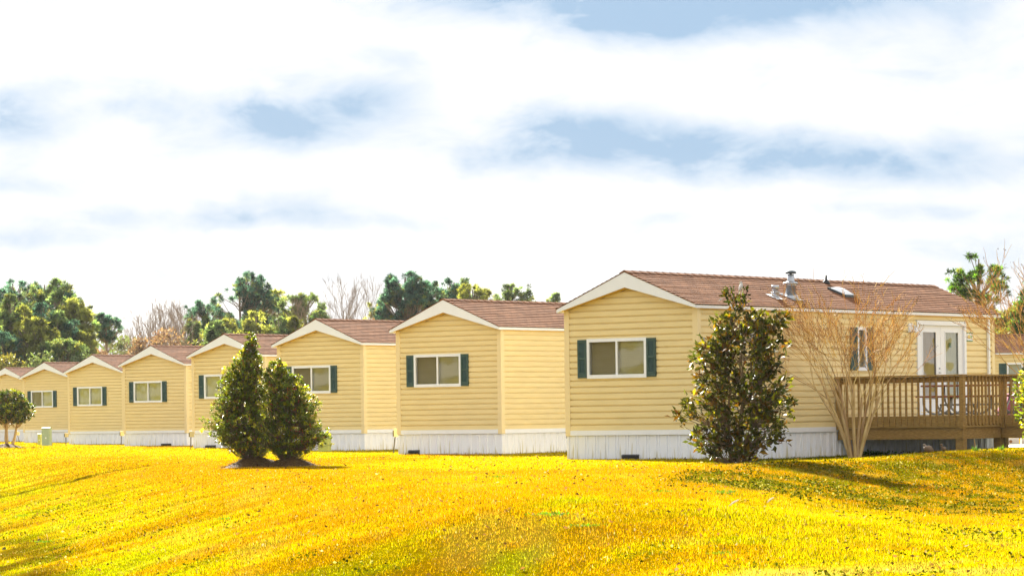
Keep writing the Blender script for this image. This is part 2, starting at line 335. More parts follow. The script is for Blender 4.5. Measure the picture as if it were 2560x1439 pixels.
def patches(x, y):
    """albedo of the turf: yellow winter grass, orange and straw patches, green growth, painted shade of the nearest home"""
    x = np.asarray(x, float); y = np.asarray(y, float)
    b = x/np.maximum(y, 1); d = sdist(x, y); w = sides(x, y); out = sst(-.5, 1.5, d)
    yel = np.array([.43, .335, .0003]); org = np.array([.42, .190, .0006]); grn = np.array([.27, .36, .0006]); straw = np.array([.48, .40, .09]); olive = np.array([.085, .085, .001])
    c = np.tile(yel, (len(x), 1)); al, ac = .64*x+.77*y, .77*x-.64*y
    n1 = fbm((x-y/8)*.30+3, y*.12, 21); n2 = fbm(x*.9, y*.4, 31); n3 = fbm(al*.40, ac*.95, 41); n4 = fbm(al*.34+9, ac*.7, 43)
    def mix(c, k, m): return c*(1-m[:, None])+k*m[:, None]
    band = np.exp(-((d+.8)/2.6)**2)*(1-sst(.045, .08, b))*sst(-.17, -.10, b)
    o = np.clip(.9*band*sst(.3, .5, n2+.15)+.8*sst(.52, .66, n1)*(1-out)+.65*sst(.50, .62, n4)*out, 0, 1)
    c = mix(c, org, o*.75)
    g = sst(.45, .58, n3)*sst(.5, 4, d)*(1-.6*sst(.05, .09, b))
    sw = np.exp(-((x-(-.5+(y-32.6)*.17))/.42)**2)*sst(24, 30, y)*(1-sst(41, 44, y))      # greener swale right of the tongue
    g = np.clip(g*.8+.9*sw*sst(.35, .5, n2), 0, 1); c = mix(c, grn, g*.75)
    bank = sst(.040, .062, b)*sst(-.6, .4, d)*(1-sst(5.2, 6.0, d))*sst(46, 50, y)
    c = mix(c, org*.72, bank*.7); c = mix(c, olive*1.5, bank*sst(.46, .56, fbm(x*2.2, y*1.0, 51))*.8)
    low = w*sst(5.5, 6.2, d)*sst(.04, .06, b); c = mix(c, yel*1.05, low*.6)
    s = sst(.62, .72, fbm(x*1.6, y*.5, 61))*.15+low*.75*np.exp(-((d-7.6)/1.1)**2)*sst(.42, .6, fbm(x*.8, y*.6, 66))
    c = mix(c, straw, np.clip(s, 0, 1))
    shd = sst(.05, .07, b)*(1-sst(-3.5, -1.0, d))*sst(63, 67, y)*(1-sst(84, 88, y)); c = mix(c, grn*.42, shd*.85)      # nearest home's shadow band painted into the turf as darker green
    lowl = (1-sst(-.150, -.115, b))*sst(3.2, 4.8, d)*(1-sst(58, 68, y)); c = mix(c, np.array([.10, .065, .004]), lowl*.9*sst(.3, .5, n2))
    return c
def axis(parts):
    a = []
    for s, e, n in parts: a += list(np.linspace(s, e, n, endpoint=False))
    return np.array(a+[parts[-1][1]])
gx = axis([(-4000, -400, 8), (-400, -60, 14), (-60, -16, 30), (-16, 18, 160), (18, 60, 30), (60, 400, 14), (400, 4000, 8)])
gy = axis([(-300, 0, 6), (0, 28, 14), (28, 80, 300), (78, 200, 80), (200, 900, 30), (900, 9000, 14)])
GX, GY = np.meshgrid(gx, gy); GZ = terrain(GX.ravel(), GY.ravel())
GZ = np.where(GX.ravel()**2+GY.ravel()**2 > 300**2, 0*GZ-.02, GZ)
V = np.c_[GX.ravel(), GY.ravel(), GZ]; nx = len(gx); ny = len(gy)
ii, jj = np.meshgrid(np.arange(nx-1), np.arange(ny-1)); a = (jj*nx+ii).ravel()
idx = np.c_[a, a+1, a+nx+1, a+nx].ravel()
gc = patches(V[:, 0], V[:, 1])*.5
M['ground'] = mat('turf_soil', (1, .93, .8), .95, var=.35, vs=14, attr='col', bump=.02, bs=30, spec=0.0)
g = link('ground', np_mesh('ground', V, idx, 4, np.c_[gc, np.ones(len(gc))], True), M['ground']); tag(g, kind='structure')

def hit(px, py):
    """where the sight line through a photo pixel meets the turf"""
    ys = np.linspace(28, 200, 3500); r = at(px, py, 1.0)-Vector((0, 0, CH)); zz = CH+r.z*ys; tt = terrain(r.x*ys, ys); k = int(np.argmax(zz <= tt+.0))
    D = ys[k] if zz[k] <= tt[k] else 150.0; return Vector((r.x*D, D, float(tt[k])))
# ---------------------------------------------------------------- mobile homes
TH = 0.66163; Wd = 3.66; Ln = 13.4; HE = 3.413; HP = 4.297; HN = 3.936; HS = .557; OS = .13; OF = .24
SLT = (HP-3.50)/(Wd/2+OS)
HOMES = [(4.2055, 73.195, 0.0), (-.2892, 89.199, .01), (-4.7933, 105.003, .005), (-9.2333, 121.218, 0), (-13.8037, 137.419, -.01), (-18.3107, 152.872, -.04), (-23.4966, 172.959, .02), (-28.05, 188.6, .04)]
EX = Vector((math.cos(TH), -math.sin(TH), 0)); EY = Vector((math.sin(TH), math.cos(TH), 0))
PITCH = .146; Z0 = HS+.115
def rooftop(x): return HP-abs(x-Wd/2)*SLT
def gable_under(x): return 3.47+(1-abs(x-Wd/2)/(Wd/2))*.46
def siding(mb, place, s0, s1, zlo, zhi, clip=None, holes=()):
    """lapped courses; place(s, out, z) -> point; clip(z) -> (s0, s1)"""
    n = int(math.ceil((zhi-zlo)/PITCH))
    for i in range(n):
        a, b = zlo+i*PITCH, min(zlo+(i+1)*PITCH, zhi)
        zs = sorted({a, b} | {h for H in holes for h in (H[2], H[3]) if a < h < b} | ({a+.105, a+.120} if b-a > .13 else set()))
        def out(z):
            k = (z-a)/PITCH
            return .040 if k < .72 else (.040-.038*(k-.72)/.10 if k < .82 else .002)
        for z0, z1 in zip(zs[:-1], zs[1:]):
            (l0, r0), (l1, r1) = (clip(z0), clip(z1)) if clip else ((s0, s1), (s0, s1))
            if r0-l0 < .02: continue
            segs = [((l0, l1), (r0, r1))]
            for H in holes:
                if z0 >= H[2]-1e-6 and z1 <= H[3]+1e-6:
                    ns = []
                    for (p0, p1), (q0, q1) in segs:
                        if H[0] > p0 and H[1] < q0: ns += [((p0, p1), (H[0], H[0])), ((H[1], H[1]), (q0, q1))]
                        else: ns.append(((p0, p1), (q0, q1)))
                    segs = ns
            for (p0, p1), (q0, q1) in segs:
                mb.face([place(p0, out(z0), z0), place(q0, out(z0), z0), place(q1, out(z1), z1), place(p1, out(z1), z1)])
                if z0 == a: mb.face([place(p0, 0, z0), place(q0, 0, z0), place(q0, out(z0), z0), place(p0, out(z0), z0)])
def corrugated(mb, place, s0, s1, z0, z1):
    # ribbed skirting panels: flat runs with paired narrow ribs
    s = s0; prof = [(0, 0)]
    while s < s1-.3:
        for ds, o in ((.16, 0), (.168, .022), (.192, .022), (.200, 0), (.235, 0), (.243, .022), (.267, .022), (.275, 0)): prof.append((s-s0+ds, o))
        s += .29
    prof.append((s1-s0, 0))
    for (a, o), (b, q) in zip(prof[:-1], prof[1:]):
        mb.face([place(s0+a, o, z0), place(s0+b, q, z0), place(s0+b, q, z1), place(s0+a, o, z1)])
def window(par, place, c0, c1, z0, z1, mull=True, shade='blind', screens=(True, False)):
    """framed window in a wall plane; place(s, out, z)"""
    def bx(mb, s0, s1, a, b, o0, o1):
        P = [place(s, o, z) for s, o, z in ((s0, o0, a), (s1, o0, a), (s1, o1, a), (s0, o1, a), (s0, o0, b), (s1, o0, b), (s1, o1, b), (s0, o1, b))]
        B = len(mb.v); mb.v += P
        for f in ((0,3,2,1),(4,5,6,7),(0,1,5,4),(1,2,6,5),(2,3,7,6),(3,0,4,7)): mb.f.append(tuple(B+i for i in f)); mb.sm.append(False)
    e = par
    t = .065; fr = MB()
    bx(fr, c0, c0+t, z0, z1, -.03, .068); bx(fr, c1-t, c1, z0, z1, -.03, .068); bx(fr, c0+t, c1-t, z1-t-.01, z1, -.03, .066); bx(fr, c0+t, c1-t, z0, z0+t+.02, -.03, .070)
    cm = (c0+c1)/2
    if mull: bx(fr, cm-.026, cm+.026, z0+t+.02, z1-t-.01, -.03, .058)
    for sx in (c0+.12, c1-.12):
        pass
    f = fr.build('window_frame', M['white'], e)
    halves = [(c0+t, cm-.026), (cm+.026, c1-t)] if mull else [(c0+t, c1-t)]
    for k, (a, b) in enumerate(halves):
        pn = MB(); off = .040 if k else .030
        pn.face([place(a, off, z0+t), place(b, off, z0+t), place(b, off, z1-t), place(a, off, z1-t)])
        pn.build('window_pane', M['screen'] if screens[min(k, len(screens)-1)] else M['glass'], f)
    bl = MB()
    if shade == 'blind':
        n = int((z1-z0-.1)/.04)
        for i in range(n):
            z = z0+.05+i*.04; a, b = c0+.05, c1-.05; j = .002*math.sin(i*1.3)
            bl.face([place(a, -.045-j, z), place(b, -.045+j, z), place(b, -.062, z+.039), place(a, -.062, z+.039)])
            bl.face([place(a, -.062, z+.039), place(b, -.062, z+.039), place(b, -.045, z+.040), place(a, -.045, z+.040)])
        bl.build('blind', M['blind'], f)
    else:
        a, b = c0+.05, c1-.05; n = 12
        for i in range(n):
            s0, s1 = a+(b-a)*i/n, a+(b-a)*(i+1)/n
            bl.face([place(s0, -.05-.008*(i % 2), z0+.03), place(s1, -.05-.008*((i+1) % 2), z0+.03), place(s1, -.05-.008*((i+1) % 2), z1-.03), place(s0, -.05-.008*(i % 2), z1-.03)])
        bl.build('shade', M['shade' if shade == 'shade' else 'curtain'], f)
    rv = MB(); bx(rv, c0+.03, c1-.03, z0+.03, z1-.03, -.5, -.1); rv.build('reveal', M['dark'], f)
    return f
def shutter(par, place, c0, c1, z0, z1):
    mb = MB()
    def bx(s0, s1, a, b, o0, o1):
        P = [place(s, o, z) for s, o, z in ((s0, o0, a), (s1, o0, a), (s1, o1, a), (s0, o1, a), (s0, o0, b), (s1, o0, b), (s1, o1, b), (s0, o1, b))]
        B = len(mb.v); mb.v += P
        for f in ((0,3,2,1),(4,5,6,7),(0,1,5,4),(1,2,6,5),(2,3,7,6),(3,0,4,7)): mb.f.append(tuple(B+i for i in f)); mb.sm.append(False)
    w = c1-c0; st = w*.22; H = z1-z0
    bx(c0, c1, z0, z1, .030, .052)
    bx(c0, c0+st, z0, z1, .052, .075); bx(c1-st, c1, z0, z1, .052, .075)
    rails = [(z0, z0+H*.13), (z0+H*.475, z0+H*.535), (z1-H*.085, z1)]
    for a, b in rails: bx(c0+st, c1-st, a, b, .052, .073)
    for lo, hi in ((rails[0][1], rails[1][0]), (rails[1][1], rails[2][0])):
        n = 11
        for i in range(n):
            a = lo+(hi-lo)*i/n; b = a+(hi-lo)/n
            mb.face([place(c0+st, .071, a), place(c1-st, .071, a), place(c1-st, .054, b), place(c0+st, .054, b)])
            mb.face([place(c0+st, .054, a), place(c1-st, .054, a), place(c1-st, .071, a), place(c0+st, .071, a)])
    mb.build('shutter', M['shutter'], par)
GP = lambda s, o, z: (s, -o, z)
SP = lambda s, o, z: (Wd+o, s, z)
LP = lambda s, o, z: (-o, s, z)
BP = lambda s, o, z: (s, Ln+o, z)
def home(i, label, loc=None, rz=None, side='full', screens=(True, False), shade='blind', vents=(), detail=True):
    x, y, zg = HOMES[i] if loc is None else loc
    O = Vector((x, y, zg))-EX*Wd if loc is None else Vector(loc)
    e = empty('mobile_home', O, -TH if rz is None else rz, label=label, cat='mobile home', group='tan mobile homes set side by side in a row' if loc is None else None)
    gh = [(.66, 2.23, 1.93, 2.72)]
    def clip(z):
        if z <= 3.47: return (.05, Wd-.05)
        k = (z-3.47)/.46; return (.05+k*Wd/2, Wd-.05-k*Wd/2)
    w = MB(); siding(w, GP, 0, Wd, Z0, 3.93, clip, gh)
    sh = []
    if side == 'full': sh = [(6.82, 7.13, 2.10, 2.99), (9.62, 11.92, 1.0, 3.22)]
    if side == 'far': sh = [(1.42, 1.98, 2.10, 2.99)]
    siding(w, SP, .05, Ln-.05, Z0, 3.45, None, sh)
    siding(w, LP, .05, Ln-.05, Z0, 3.45)
    siding(w, BP, 0, Wd, Z0, 3.93, clip)
    w.build('siding_wall', M['siding'], e)
    for cx, cy, sx, sy in ((0, 0, 1, 1), (Wd, 0, -1, 1), (0, Ln, 1, -1), (Wd, Ln, -1, -1)):
        c = MB(); o = .054
        xa, ya = cx-sx*o, cy-sy*o
        c.prism([(xa, ya), (cx+sx*.085, ya), (cx+sx*.085, cy), (cx, cy), (cx, cy+sy*.085), (xa, cy+sy*.085)], 'z', HS-.01, 3.46)
        c.build('corner_post', M['corner'], e)
    s = MB(); z = .0
    zb = -.06
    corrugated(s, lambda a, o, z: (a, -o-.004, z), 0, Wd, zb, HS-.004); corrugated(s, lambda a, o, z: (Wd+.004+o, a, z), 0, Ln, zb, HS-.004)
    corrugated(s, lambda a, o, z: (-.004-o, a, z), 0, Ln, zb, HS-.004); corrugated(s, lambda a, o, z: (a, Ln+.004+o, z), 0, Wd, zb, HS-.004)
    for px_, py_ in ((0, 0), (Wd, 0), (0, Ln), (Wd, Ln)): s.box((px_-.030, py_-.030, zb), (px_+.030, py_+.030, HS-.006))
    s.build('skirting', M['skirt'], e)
    b = MB(); q = .052
    b.box((.065, -q, HS), (Wd-.065, -.002, Z0-.002)); b.box((Wd+.002, .065, HS), (Wd+q, Ln-.065, Z0-.002)); b.box((-q, .065, HS), (-.002, Ln-.065, Z0-.002)); b.box((.065, Ln+.002, HS), (Wd-.065, Ln+q, Z0-.002))
    b.build('trim_band', M['band'], e)
    # roof: stepped shingle courses on a deck
    r = MB(); nc = 15; half = Wd/2+OS; y0, y1 = -OF-.012, Ln+OF+.012; rr = random.Random(i)
    for sd in (-1, 1):
        for k in range(nc):
            a = half+.02-(half+.02)*k/nc; c = half+.02-(half+.02)*(k+1)/nc
            za = HP-a*SLT+.017; zc = HP-c*SLT+.004
            xs = [Wd/2+sd*a, Wd/2+sd*c]; seg = 14
            jz = [rr.uniform(-.003, .003) for _ in range(seg+1)]
            for m_ in range(seg):
                ya, yb = y0+(y1-y0)*m_/seg, y0+(y1-y0)*(m_+1)/seg
                r.face([(xs[0], ya, za+jz[m_]), (xs[0], yb, za+jz[m_+1]), (xs[1], yb, zc), (xs[1], ya, zc)][::sd])
                r.face([(xs[0], ya, za-.020), (xs[0], yb, za-.020), (xs[0], yb, za+jz[m_+1]), (xs[0], ya, za+jz[m_])][::sd])
        top = [(Wd/2+sd*(half+.018), HP-(half+.018)*SLT-.012), (Wd/2, HP-.012), (Wd/2, HP+.002), (Wd/2+sd*(half+.018), HP-(half+.018)*SLT+.002)]
        r.prism(top, 'y', y0+.002, y1-.002)
    n = 46
    for k in range(n):
        ya = y0+(y1-y0)*k/n; yb = ya+(y1-y0)/n*1.05
        for sd in (-1, 1): r.face([(Wd/2, ya, HP+.036), (Wd/2+sd*.13, ya, HP+.036-.13*SLT-.008), (Wd/2+sd*.13, yb, HP+.026-.13*SLT-.008), (Wd/2, yb, HP+.024)])
        r.face([(Wd/2-.13, ya, HP-.13*SLT+.008), (Wd/2, ya, HP+.01), (Wd/2+.13, ya, HP-.13*SLT+.008), (Wd/2+.13, ya, HP+.036-.13*SLT-.008), (Wd/2, ya, HP+.036), (Wd/2-.13, ya, HP+.036-.13*SLT-.008)])
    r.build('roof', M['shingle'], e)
    for ya, yb in ((-OF-.002, -OF+.028), (Ln+OF-.028, Ln+OF+.002)):
        k = MB(); h2 = half
        k.prism([(Wd/2-h2, HE), (Wd/2, HN), (Wd/2+h2, HE), (Wd/2+h2, HP-h2*SLT-.014), (Wd/2, HP-.014), (Wd/2-h2, HP-h2*SLT-.014)], 'y', ya, yb)
        k.build('rake_board', M['white'], e)
    for sd in (-1, 1):
        k = MB(); xa = Wd/2+sd*(half-.022); xb = Wd/2+sd*(half+.002)
        k.box((min(xa, xb), -OF+.03, HE-.004), (max(xa, xb), Ln+OF-.03, HP-half*SLT-.016)); k.build('eave_board', M['white'], e)
    so = MB(); sz = HE+.02
    for ya, yb in ((-OF+.03, 0.0), (Ln, Ln+OF-.03)):
        for sd in (-1, 1):
            so.face([(Wd/2+sd*(half-.024), ya, sz+.015), (Wd/2, ya, HN+.03), (Wd/2, yb, HN+.03), (Wd/2+sd*(half-.024), yb, sz+.015)])
    for sd in (-1, 1): so.box((min(Wd/2+sd*(Wd/2), Wd/2+sd*(half-.024)), 0, sz+.016), (max(Wd/2+sd*(Wd/2), Wd/2+sd*(half-.024)), Ln, sz+.03))
    so.build('soffit', M['soffit'], e)
    tr = MB()      # narrow trim where gable siding meets the soffit
    for sd in (-1, 1):
        tr.bar((Wd/2, -.036, HN+.008), (Wd/2+sd*Wd/2, -.036, HN+.008-(HN-HE-.02)*(Wd/2)/half), .045, .035)
    for sd in (-1, 1): tr.box((Wd+.002 if sd > 0 else -.056, .06, 3.37), (Wd+.056 if sd > 0 else -.002, Ln-.06, 3.428))
    tr.build('frieze_trim', M['soffit'], e)
    window(e, GP, .60, 2.29, 1.87, 2.785, True, shade, screens)
    shutter(e, GP, .335, .592, 1.885, 2.77); shutter(e, GP, 2.298, 2.555, 1.885, 2.77)
    for a, b_ in vents:
        v = MB(); v.box((a, -.075, -.02), (b_, -.022, .088)); v.prism([(-.082, .092), (-.02, .092), (-.02, .115)], 'x', a-.008, b_+.008)
        for k in range(5): v.box((a+.03, -.080, .005+k*.016), (b_-.03, -.076, .012+k*.016))
        v.build('crawlspace_vent', M['black'], e)
    if side == 'far':
        window(e, SP, 1.36, 2.04, 2.03, 3.06, False, 'curtain', (False,)); shutter(e, SP, 1.02, 1.34, 2.05, 3.04); shutter(e, SP, 2.06, 2.38, 2.05, 3.04)
    return e, O

def inside_home(x, y, pad=0.0):
    m = np.zeros(len(x), bool)
    for hx, hy, _ in HOMES:
        O = Vector((hx, hy, 0))-EX*Wd
        lx = (x-O.x)*EX.x+(y-O.y)*EX.y; ly = (x-O.x)*EY.x+(y-O.y)*EY.y
        m |= (lx > -pad) & (lx < Wd+pad) & (ly > -pad) & (ly < Ln+pad)
    return m
labels = ['nearest tan mobile home, with French doors, roof flue and a wooden deck at its side',
          'second nearest tan mobile home, standing directly left of the nearest one with the deck',
          'tan mobile home with its front window partly behind the right holly tree',
          'tan mobile home whose front is half hidden by the left holly tree',
          'tan mobile home just left of the home half hidden by the holly trees',
          'tan mobile home with pale shaded windows, next right of the one behind the utility cabinets',
          'tan mobile home behind the two green utility cabinets, one dark window pane',
          'farthest tan mobile home, cut off at the left edge behind the small round tree']
e0, O0 = home(0, labels[0], vents=[(1.56, 2.02)])
home(1, labels[1], vents=[(.36, .74)])
home(2, labels[2])
home(3, labels[3], screens=(False, False), shade='shade', vents=[(.62, 1.14)])
home(4, labels[4], screens=(False, False), shade='shade', vents=[(2.2, 2.75)])
home(5, labels[5], screens=(False, False), shade='shade')
home(6, labels[6], shade='shade')
home(7, labels[7])
home(8, 'tan mobile home in a second row, far right behind the deck railing', loc=(19.6, 137.0+Wd, -.02), rz=-math.pi/2, side='far')

# extras of the nearest home -------------------------------------------------
def side_door(e):
    d = MB(); a, b, z0, z1 = 9.56, 11.98, .93, 3.28
    def bx(mb, s0, s1, lo, hi, o0, o1): mb.box((Wd+o0, s0, lo), (Wd+o1, s1, hi))
    bx(d, a, a+.10, z0, z1, -.05, .070); bx(d, b-.10, b, z0, z1, -.05, .070); bx(d, a+.10, b-.10, z1-.11, z1, -.05, .072); bx(d, a+.1, b-.1, z0, z0+.05, -.05, .066)
    fr = d.build('door_frame', M['dwhite'], e)
    for k, (s0, s1) in enumerate(((a+.105, 10.765), (10.775, b-.105))):
        l = MB(); g0, g1 = s0+.20, s1-.20; lz, hz = z0+.055, z1-.115; gz0, gz1 = lz+.30, hz-.14
        bx(l, s0, g0, lz, hz, -.03, .012); bx(l, g1, s1, lz, hz, -.03, .012); bx(l, g0, g1, lz, gz0, -.03, .012); bx(l, g0, g1, gz1, hz, -.03, .012)
        for (p, q, u, v) in ((g0, g0+.03, gz0, gz1), (g1-.03, g1, gz0, gz1), (g0+.03, g1-.03, gz0, gz0+.03), (g0+.03, g1-.03, gz1-.03, gz1)): bx(l, p, q, u, v, .012, .024)
        leaf = l.build('door_leaf', M['dwhite'], fr)
        gp = MB(); gp.face([(Wd-.005, g0+.02, gz0+.02), (Wd-.005, g1-.02, gz0+.02), (Wd-.005, g1-.02, gz1-.02), (Wd-.005, g0+.02, gz1-.02)]); gp.build('door_glass', M['glass'], fr)
        cu = MB(); n = 10
        for i in range(n):
            u, v = g0+(g1-g0)*i/n, g0+(g1-g0)*(i+1)/n
            cu.face([(Wd-.045-.006*(i % 2), u, gz0), (Wd-.045-.006*((i+1) % 2), v, gz0), (Wd-.045-.006*((i+1) % 2), v, gz1), (Wd-.045-.006*(i % 2), u, gz1)])
        cu.build('door_curtain', M['door_dark'] if k == 0 else M['curtain'], fr)
    hd = MB(); hd.tube([(Wd+.012, 10.70, 1.98), (Wd+.06, 10.70, 1.98), (Wd+.06, 10.60, 1.985)], .012); hd.tube([(Wd+.012, 10.70, 2.09), (Wd+.035, 10.70, 2.09)], .022); hd.build('door_handle', M['metal'], fr)
    st = MB(); st.box((Wd-.012, 11.22, 2.62), (Wd-.008, 11.34, 2.74)); st.build('door_sticker', M['teal'], fr)
    rv = MB(); rv.box((Wd-.6, a+.1, z0+.06), (Wd-.08, b-.1, z1-.12)); rv.build('door_reveal', M['dark'], fr)
M['door_dark'] = mat('door_curtain_tan', (.42, .34, .22), .8, col2=(.50, .45, .36), vs=2.2)
M['teal'] = mat('teal_sticker', (.10, .30, .32), .5)
side_door(e0)
window(e0, SP, 6.75, 7.18, 2.02, 3.08, False, 'blind', (True,))
shutter(e0, SP, 6.43, 6.74, 2.03, 3.07); shutter(e0, SP, 7.19, 7.48, 2.03, 3.07)
lm = MB(); lm.box((Wd+.030, 9.16, 2.98), (Wd+.075, 9.34, 3.20)); lm.tube([(Wd+.06, 9.25, 3.12), (Wd+.16, 9.25, 3.14), (Wd+.2, 9.25, 3.10)], .018)
lm.lathe([(.02, .10), (.03, .08), (.085, .01), (.11, -.02), (.10, -.02), (.02, .05)], 16, (Wd+.2, 9.25, 3.0)); lm.build('wall_lamp', M['dwhite'], e0)
pl = MB(); pl.box((Wd+.040, 12.04, 2.79), (Wd+.062, 12.30, 3.0)); plo = pl.build('number_plate', M['dwhite'], e0)
for za, zb_ in ((2.785, 2.81), (2.985, 3.01)):
    q = MB(); q.box((Wd+.039, 12.03, za), (Wd+.068, 12.31, zb_)); q.build('plate_border', mat('green_border', (.05, .22, .10), .5), plo)
q = MB(); q.tube([(Wd+.0625, 12.12, 2.9), (Wd+.066, 12.12, 2.9)], .055, 20); q.build('plate_emblem', mat('emblem_yellow', (.75, .60, .12), .5), plo)
q = MB(); q.tube([(Wd+.0625, 12.23, 2.9), (Wd+.066, 12.23, 2.9)], .04, 12); q.build('plate_emblem', mat('emblem_green', (.25, .42, .15), .5), plo)
def rz_(lx): return HP-abs(lx-Wd/2)*SLT+.01
def flue(e):
    x, y = 3.15, 4.70; z = rz_(x)
    f = MB(); f.lathe([(.125, -.12), (.125, .27), (.14, .27), (.14, .29), (.125, .30), (.19, .315), (.19, .335), (.13, .365), (.09, .375), (.085, .40), (.078, .54), (.07, .545)], 28, (x, y, z)); o = f.build('roof_flue', M['metal'], e)
    c = MB(); c.lathe([(.03, .54), (.03, .575), (.132, .565), (.138, .585), (.12, .61), (.08, .628), (.02, .64)], 28, (x, y, z)); c.build('flue_cap', M['metal_dark'], o)
    fl = MB(); fl.face([(x-.22, y-.22, rz_(x-.22)+.016), (x+.22, y-.22, rz_(x+.22)+.016), (x+.22, y+.22, rz_(x+.22)+.016), (x-.22, y+.22, rz_(x-.22)+.016)]); fl.lathe([(.19, -.10), (.18, .02), (.14, .05), (.125, .055)], 24, (x, y, z)); fl.build('flue_flashing', M['metal'], o)
    x, y = 3.2, 3.95; z = rz_(x)
    f = MB(); f.lathe([(.10, -.12), (.095, .10), (.105, .11), (.105, .13), (.05, .13), (.05, .17), (.09, .17), (.09, .28), (.08, .29)], 20, (x, y, z)); o = f.build('roof_vent', M['metal'], e)
    fl = MB(); fl.face([(x-.17, y-.17, rz_(x-.17)+.016), (x+.17, y-.17, rz_(x+.17)+.016), (x+.17, y+.17, rz_(x+.17)+.016), (x-.17, y+.17, rz_(x-.17)+.016)]); fl.build('vent_flashing', M['dwhite'], o)
    x, y = 2.02, 8.05; z = rz_(x)
    f = MB(); f.lathe([(.11, -.08), (.09, .03), (.04, .08), (.03, .09), (.026, .20), (.02, .20)], 16, (x, y, z)); f.build('plumbing_vent', M['black'], e)
    # domed skylight
    s = MB(); x0, x1, y0_, y1_ = 2.50, 2.95, 7.45, 7.9
    nn = 10; P = {}
    for a in range(nn+1):
        for b in range(nn+1):
            u, v = a/nn, b/nn; lx = x0+(x1-x0)*u; ly = y0_+(y1_-y0_)*v
            P[a, b] = (lx, ly, rz_(lx)+.04+.09*(math.sin(math.pi*u)*math.sin(math.pi*v))**.6)
    for a in range(nn):
        for b in range(nn): s.face([P[a, b], P[a+1, b], P[a+1, b+1], P[a, b+1]], True)
    o = s.build('skylight_dome', M['dwhite'], e)
    fr = MB()
    for (xa, ya, xb, yb) in ((x0-.04, y0_-.04, x1+.04, y0_), (x0-.04, y1_, x1+.04, y1_+.04), (x0-.04, y0_, x0, y1_), (x1, y0_, x1+.04, y1_)):
        B = len(fr.v); fr.v += [(X_, Y_, rz_(X_)+h) for h in (-.02, .055) for X_, Y_ in ((xa, ya), (xb, ya), (xb, yb), (xa, yb))]
        for f_ in ((0,3,2,1),(4,5,6,7),(0,1,5,4),(1,2,6,5),(2,3,7,6),(3,0,4,7)): fr.f.append(tuple(B+t for t in f_)); fr.sm.append(False)
    fr.build('skylight_frame', M['metal_dark'], o)
flue(e0)
# white downspout at the far corner of the side wall
dsp = MB(); dsp.box((Wd+.056, Ln-.35, .68), (Wd+.11, Ln-.28, 3.36)); dsp.build('downspout', M['dwhite'], e0)

# ---------------------------------------------------------------- deck
def deck():
    P0 = Vector((HOMES[0][0], HOMES[0][1], 0))+EY*5.83; P0 = P0+EX*.03
    P1 = P0+EX*3.44; P2 = P1+EY*1.83; P3 = P2+EX*3.2; back = Vector((HOMES[0][0], HOMES[0][1], 0))+EX*.03+EY*13.2
    P4 = P3+EY*5.54
    e = empty('wooden_deck', P0, -TH, label='weathered brown wooden deck with slatted railing beside the nearest home', cat='deck')
    T = lambda p: Vector(((p-P0).dot(EX), (p-P0).dot(EY), 0))
    q = [T(p) for p in (P0, P1, P2, P3, P4)]
    x1, x3 = q[1].x, q[3].x; y2, y4 = q[2].y, q[4].y
    FZ = .90
    fl = MB(); y = .02
    while y < y4-.1:
        xe = x1 if y < y2-.07 else x3
        fl.box((0.0, y, FZ-.035), (xe+.02, y+.134, FZ)); y += .141
    fl.build('deck_floor', M['wood2'], e)
    rim = [((0, 0), (x1, 0)), ((x1, 0), (x1, y2)), ((x1, y2), (x3, y2)), ((x3, y2), (x3, y4)), ((0, y4), (x3, y4))]
    for k, (a, b) in enumerate(rim):
        a, b = Vector((*a, 0)), Vector((*b, 0)); d = (b-a).normalized(); nrm = Vector((d.y, -d.x, 0)) if k != 4 else Vector((-d.y, d.x, 0))
        s0 = -.0 if k else .0
        m_ = MB(); m_.bar(a+nrm*.02+Vector((0, 0, .745)), b+nrm*.02+d*.038+Vector((0, 0, .745)), .038, .235); m_.build('rim_board', M['wood2'], e)
        m_ = MB(); m_.bar(a-nrm*.06+Vector((0, 0, .49)), b-nrm*.06+Vector((0, 0, .49)), .09, .27); m_.build('beam', M['wood'], e)
        if k == 4: continue
        # top rail, lower rail face and balusters
        t_ = MB(); t_.bar(a+nrm*.06+Vector((0, 0, 1.845)), b+nrm*.06+d*.10+Vector((0, 0, 1.845)), .14, .038); t_.build('cap_rail', M['wood2'], e)
        t_ = MB(); t_.bar(a+nrm*.022+Vector((0, 0, 1.755)), b+nrm*.022+Vector((0, 0, 1.755)), .038, .135); t_.build('rail_board', M['wood'], e)
        L_ = (b-a).length; n = max(2, round(L_/.163))
        for i in range(1, n):
            if k == 3 and i > 12: break
            p = a+d*(L_*i/n)+nrm*.063
            bb = MB(); w = .021
            Rm = Matrix((d, nrm, Vector((0, 0, 1)))).transposed().to_4x4(); Rm.translation = p+Vector((random.uniform(-.006, .006), 0, 0))
            bb.prism([(-w, .70), (w, .665), (w, 1.825), (-w, 1.825)], 'y', -.02, .02); bb.v = [tuple(Rm @ Vector(v)) for v in bb.v]
            bb.build('baluster', M['wood'], e)
    for k, (px, py) in enumerate(((.09, -.05), (x1+.03, -.05), (x1+.055, y2-.02), (x3+.03, y2-.05), (x3+.03, y4))):
        p = MB(); p.box((px-.055, py-.055, .60), (px+.055, py+.055, 1.824)); p.build('rail_post', M['wood'], e)
    for px, py in ((x1-.12, .14), (x1-.12, y2+.1), (x3-.4, y2+.12), (x3-.2, y4-.2), (.5, y4-.2)):
        p = MB(); p.box((px-.10, py-.09, -.1), (px+.10, py+.09, .353)); p.build('pier', M['wood'], e)
    st = MB()      # tread boards of a low step at the back and cross joists
    for k in range(7): st.box((.2, .8+k*1.0, .60), (x1-.2, .84+k*1.0, .862))
    st.build('joist', M['wood'], e)
deck()
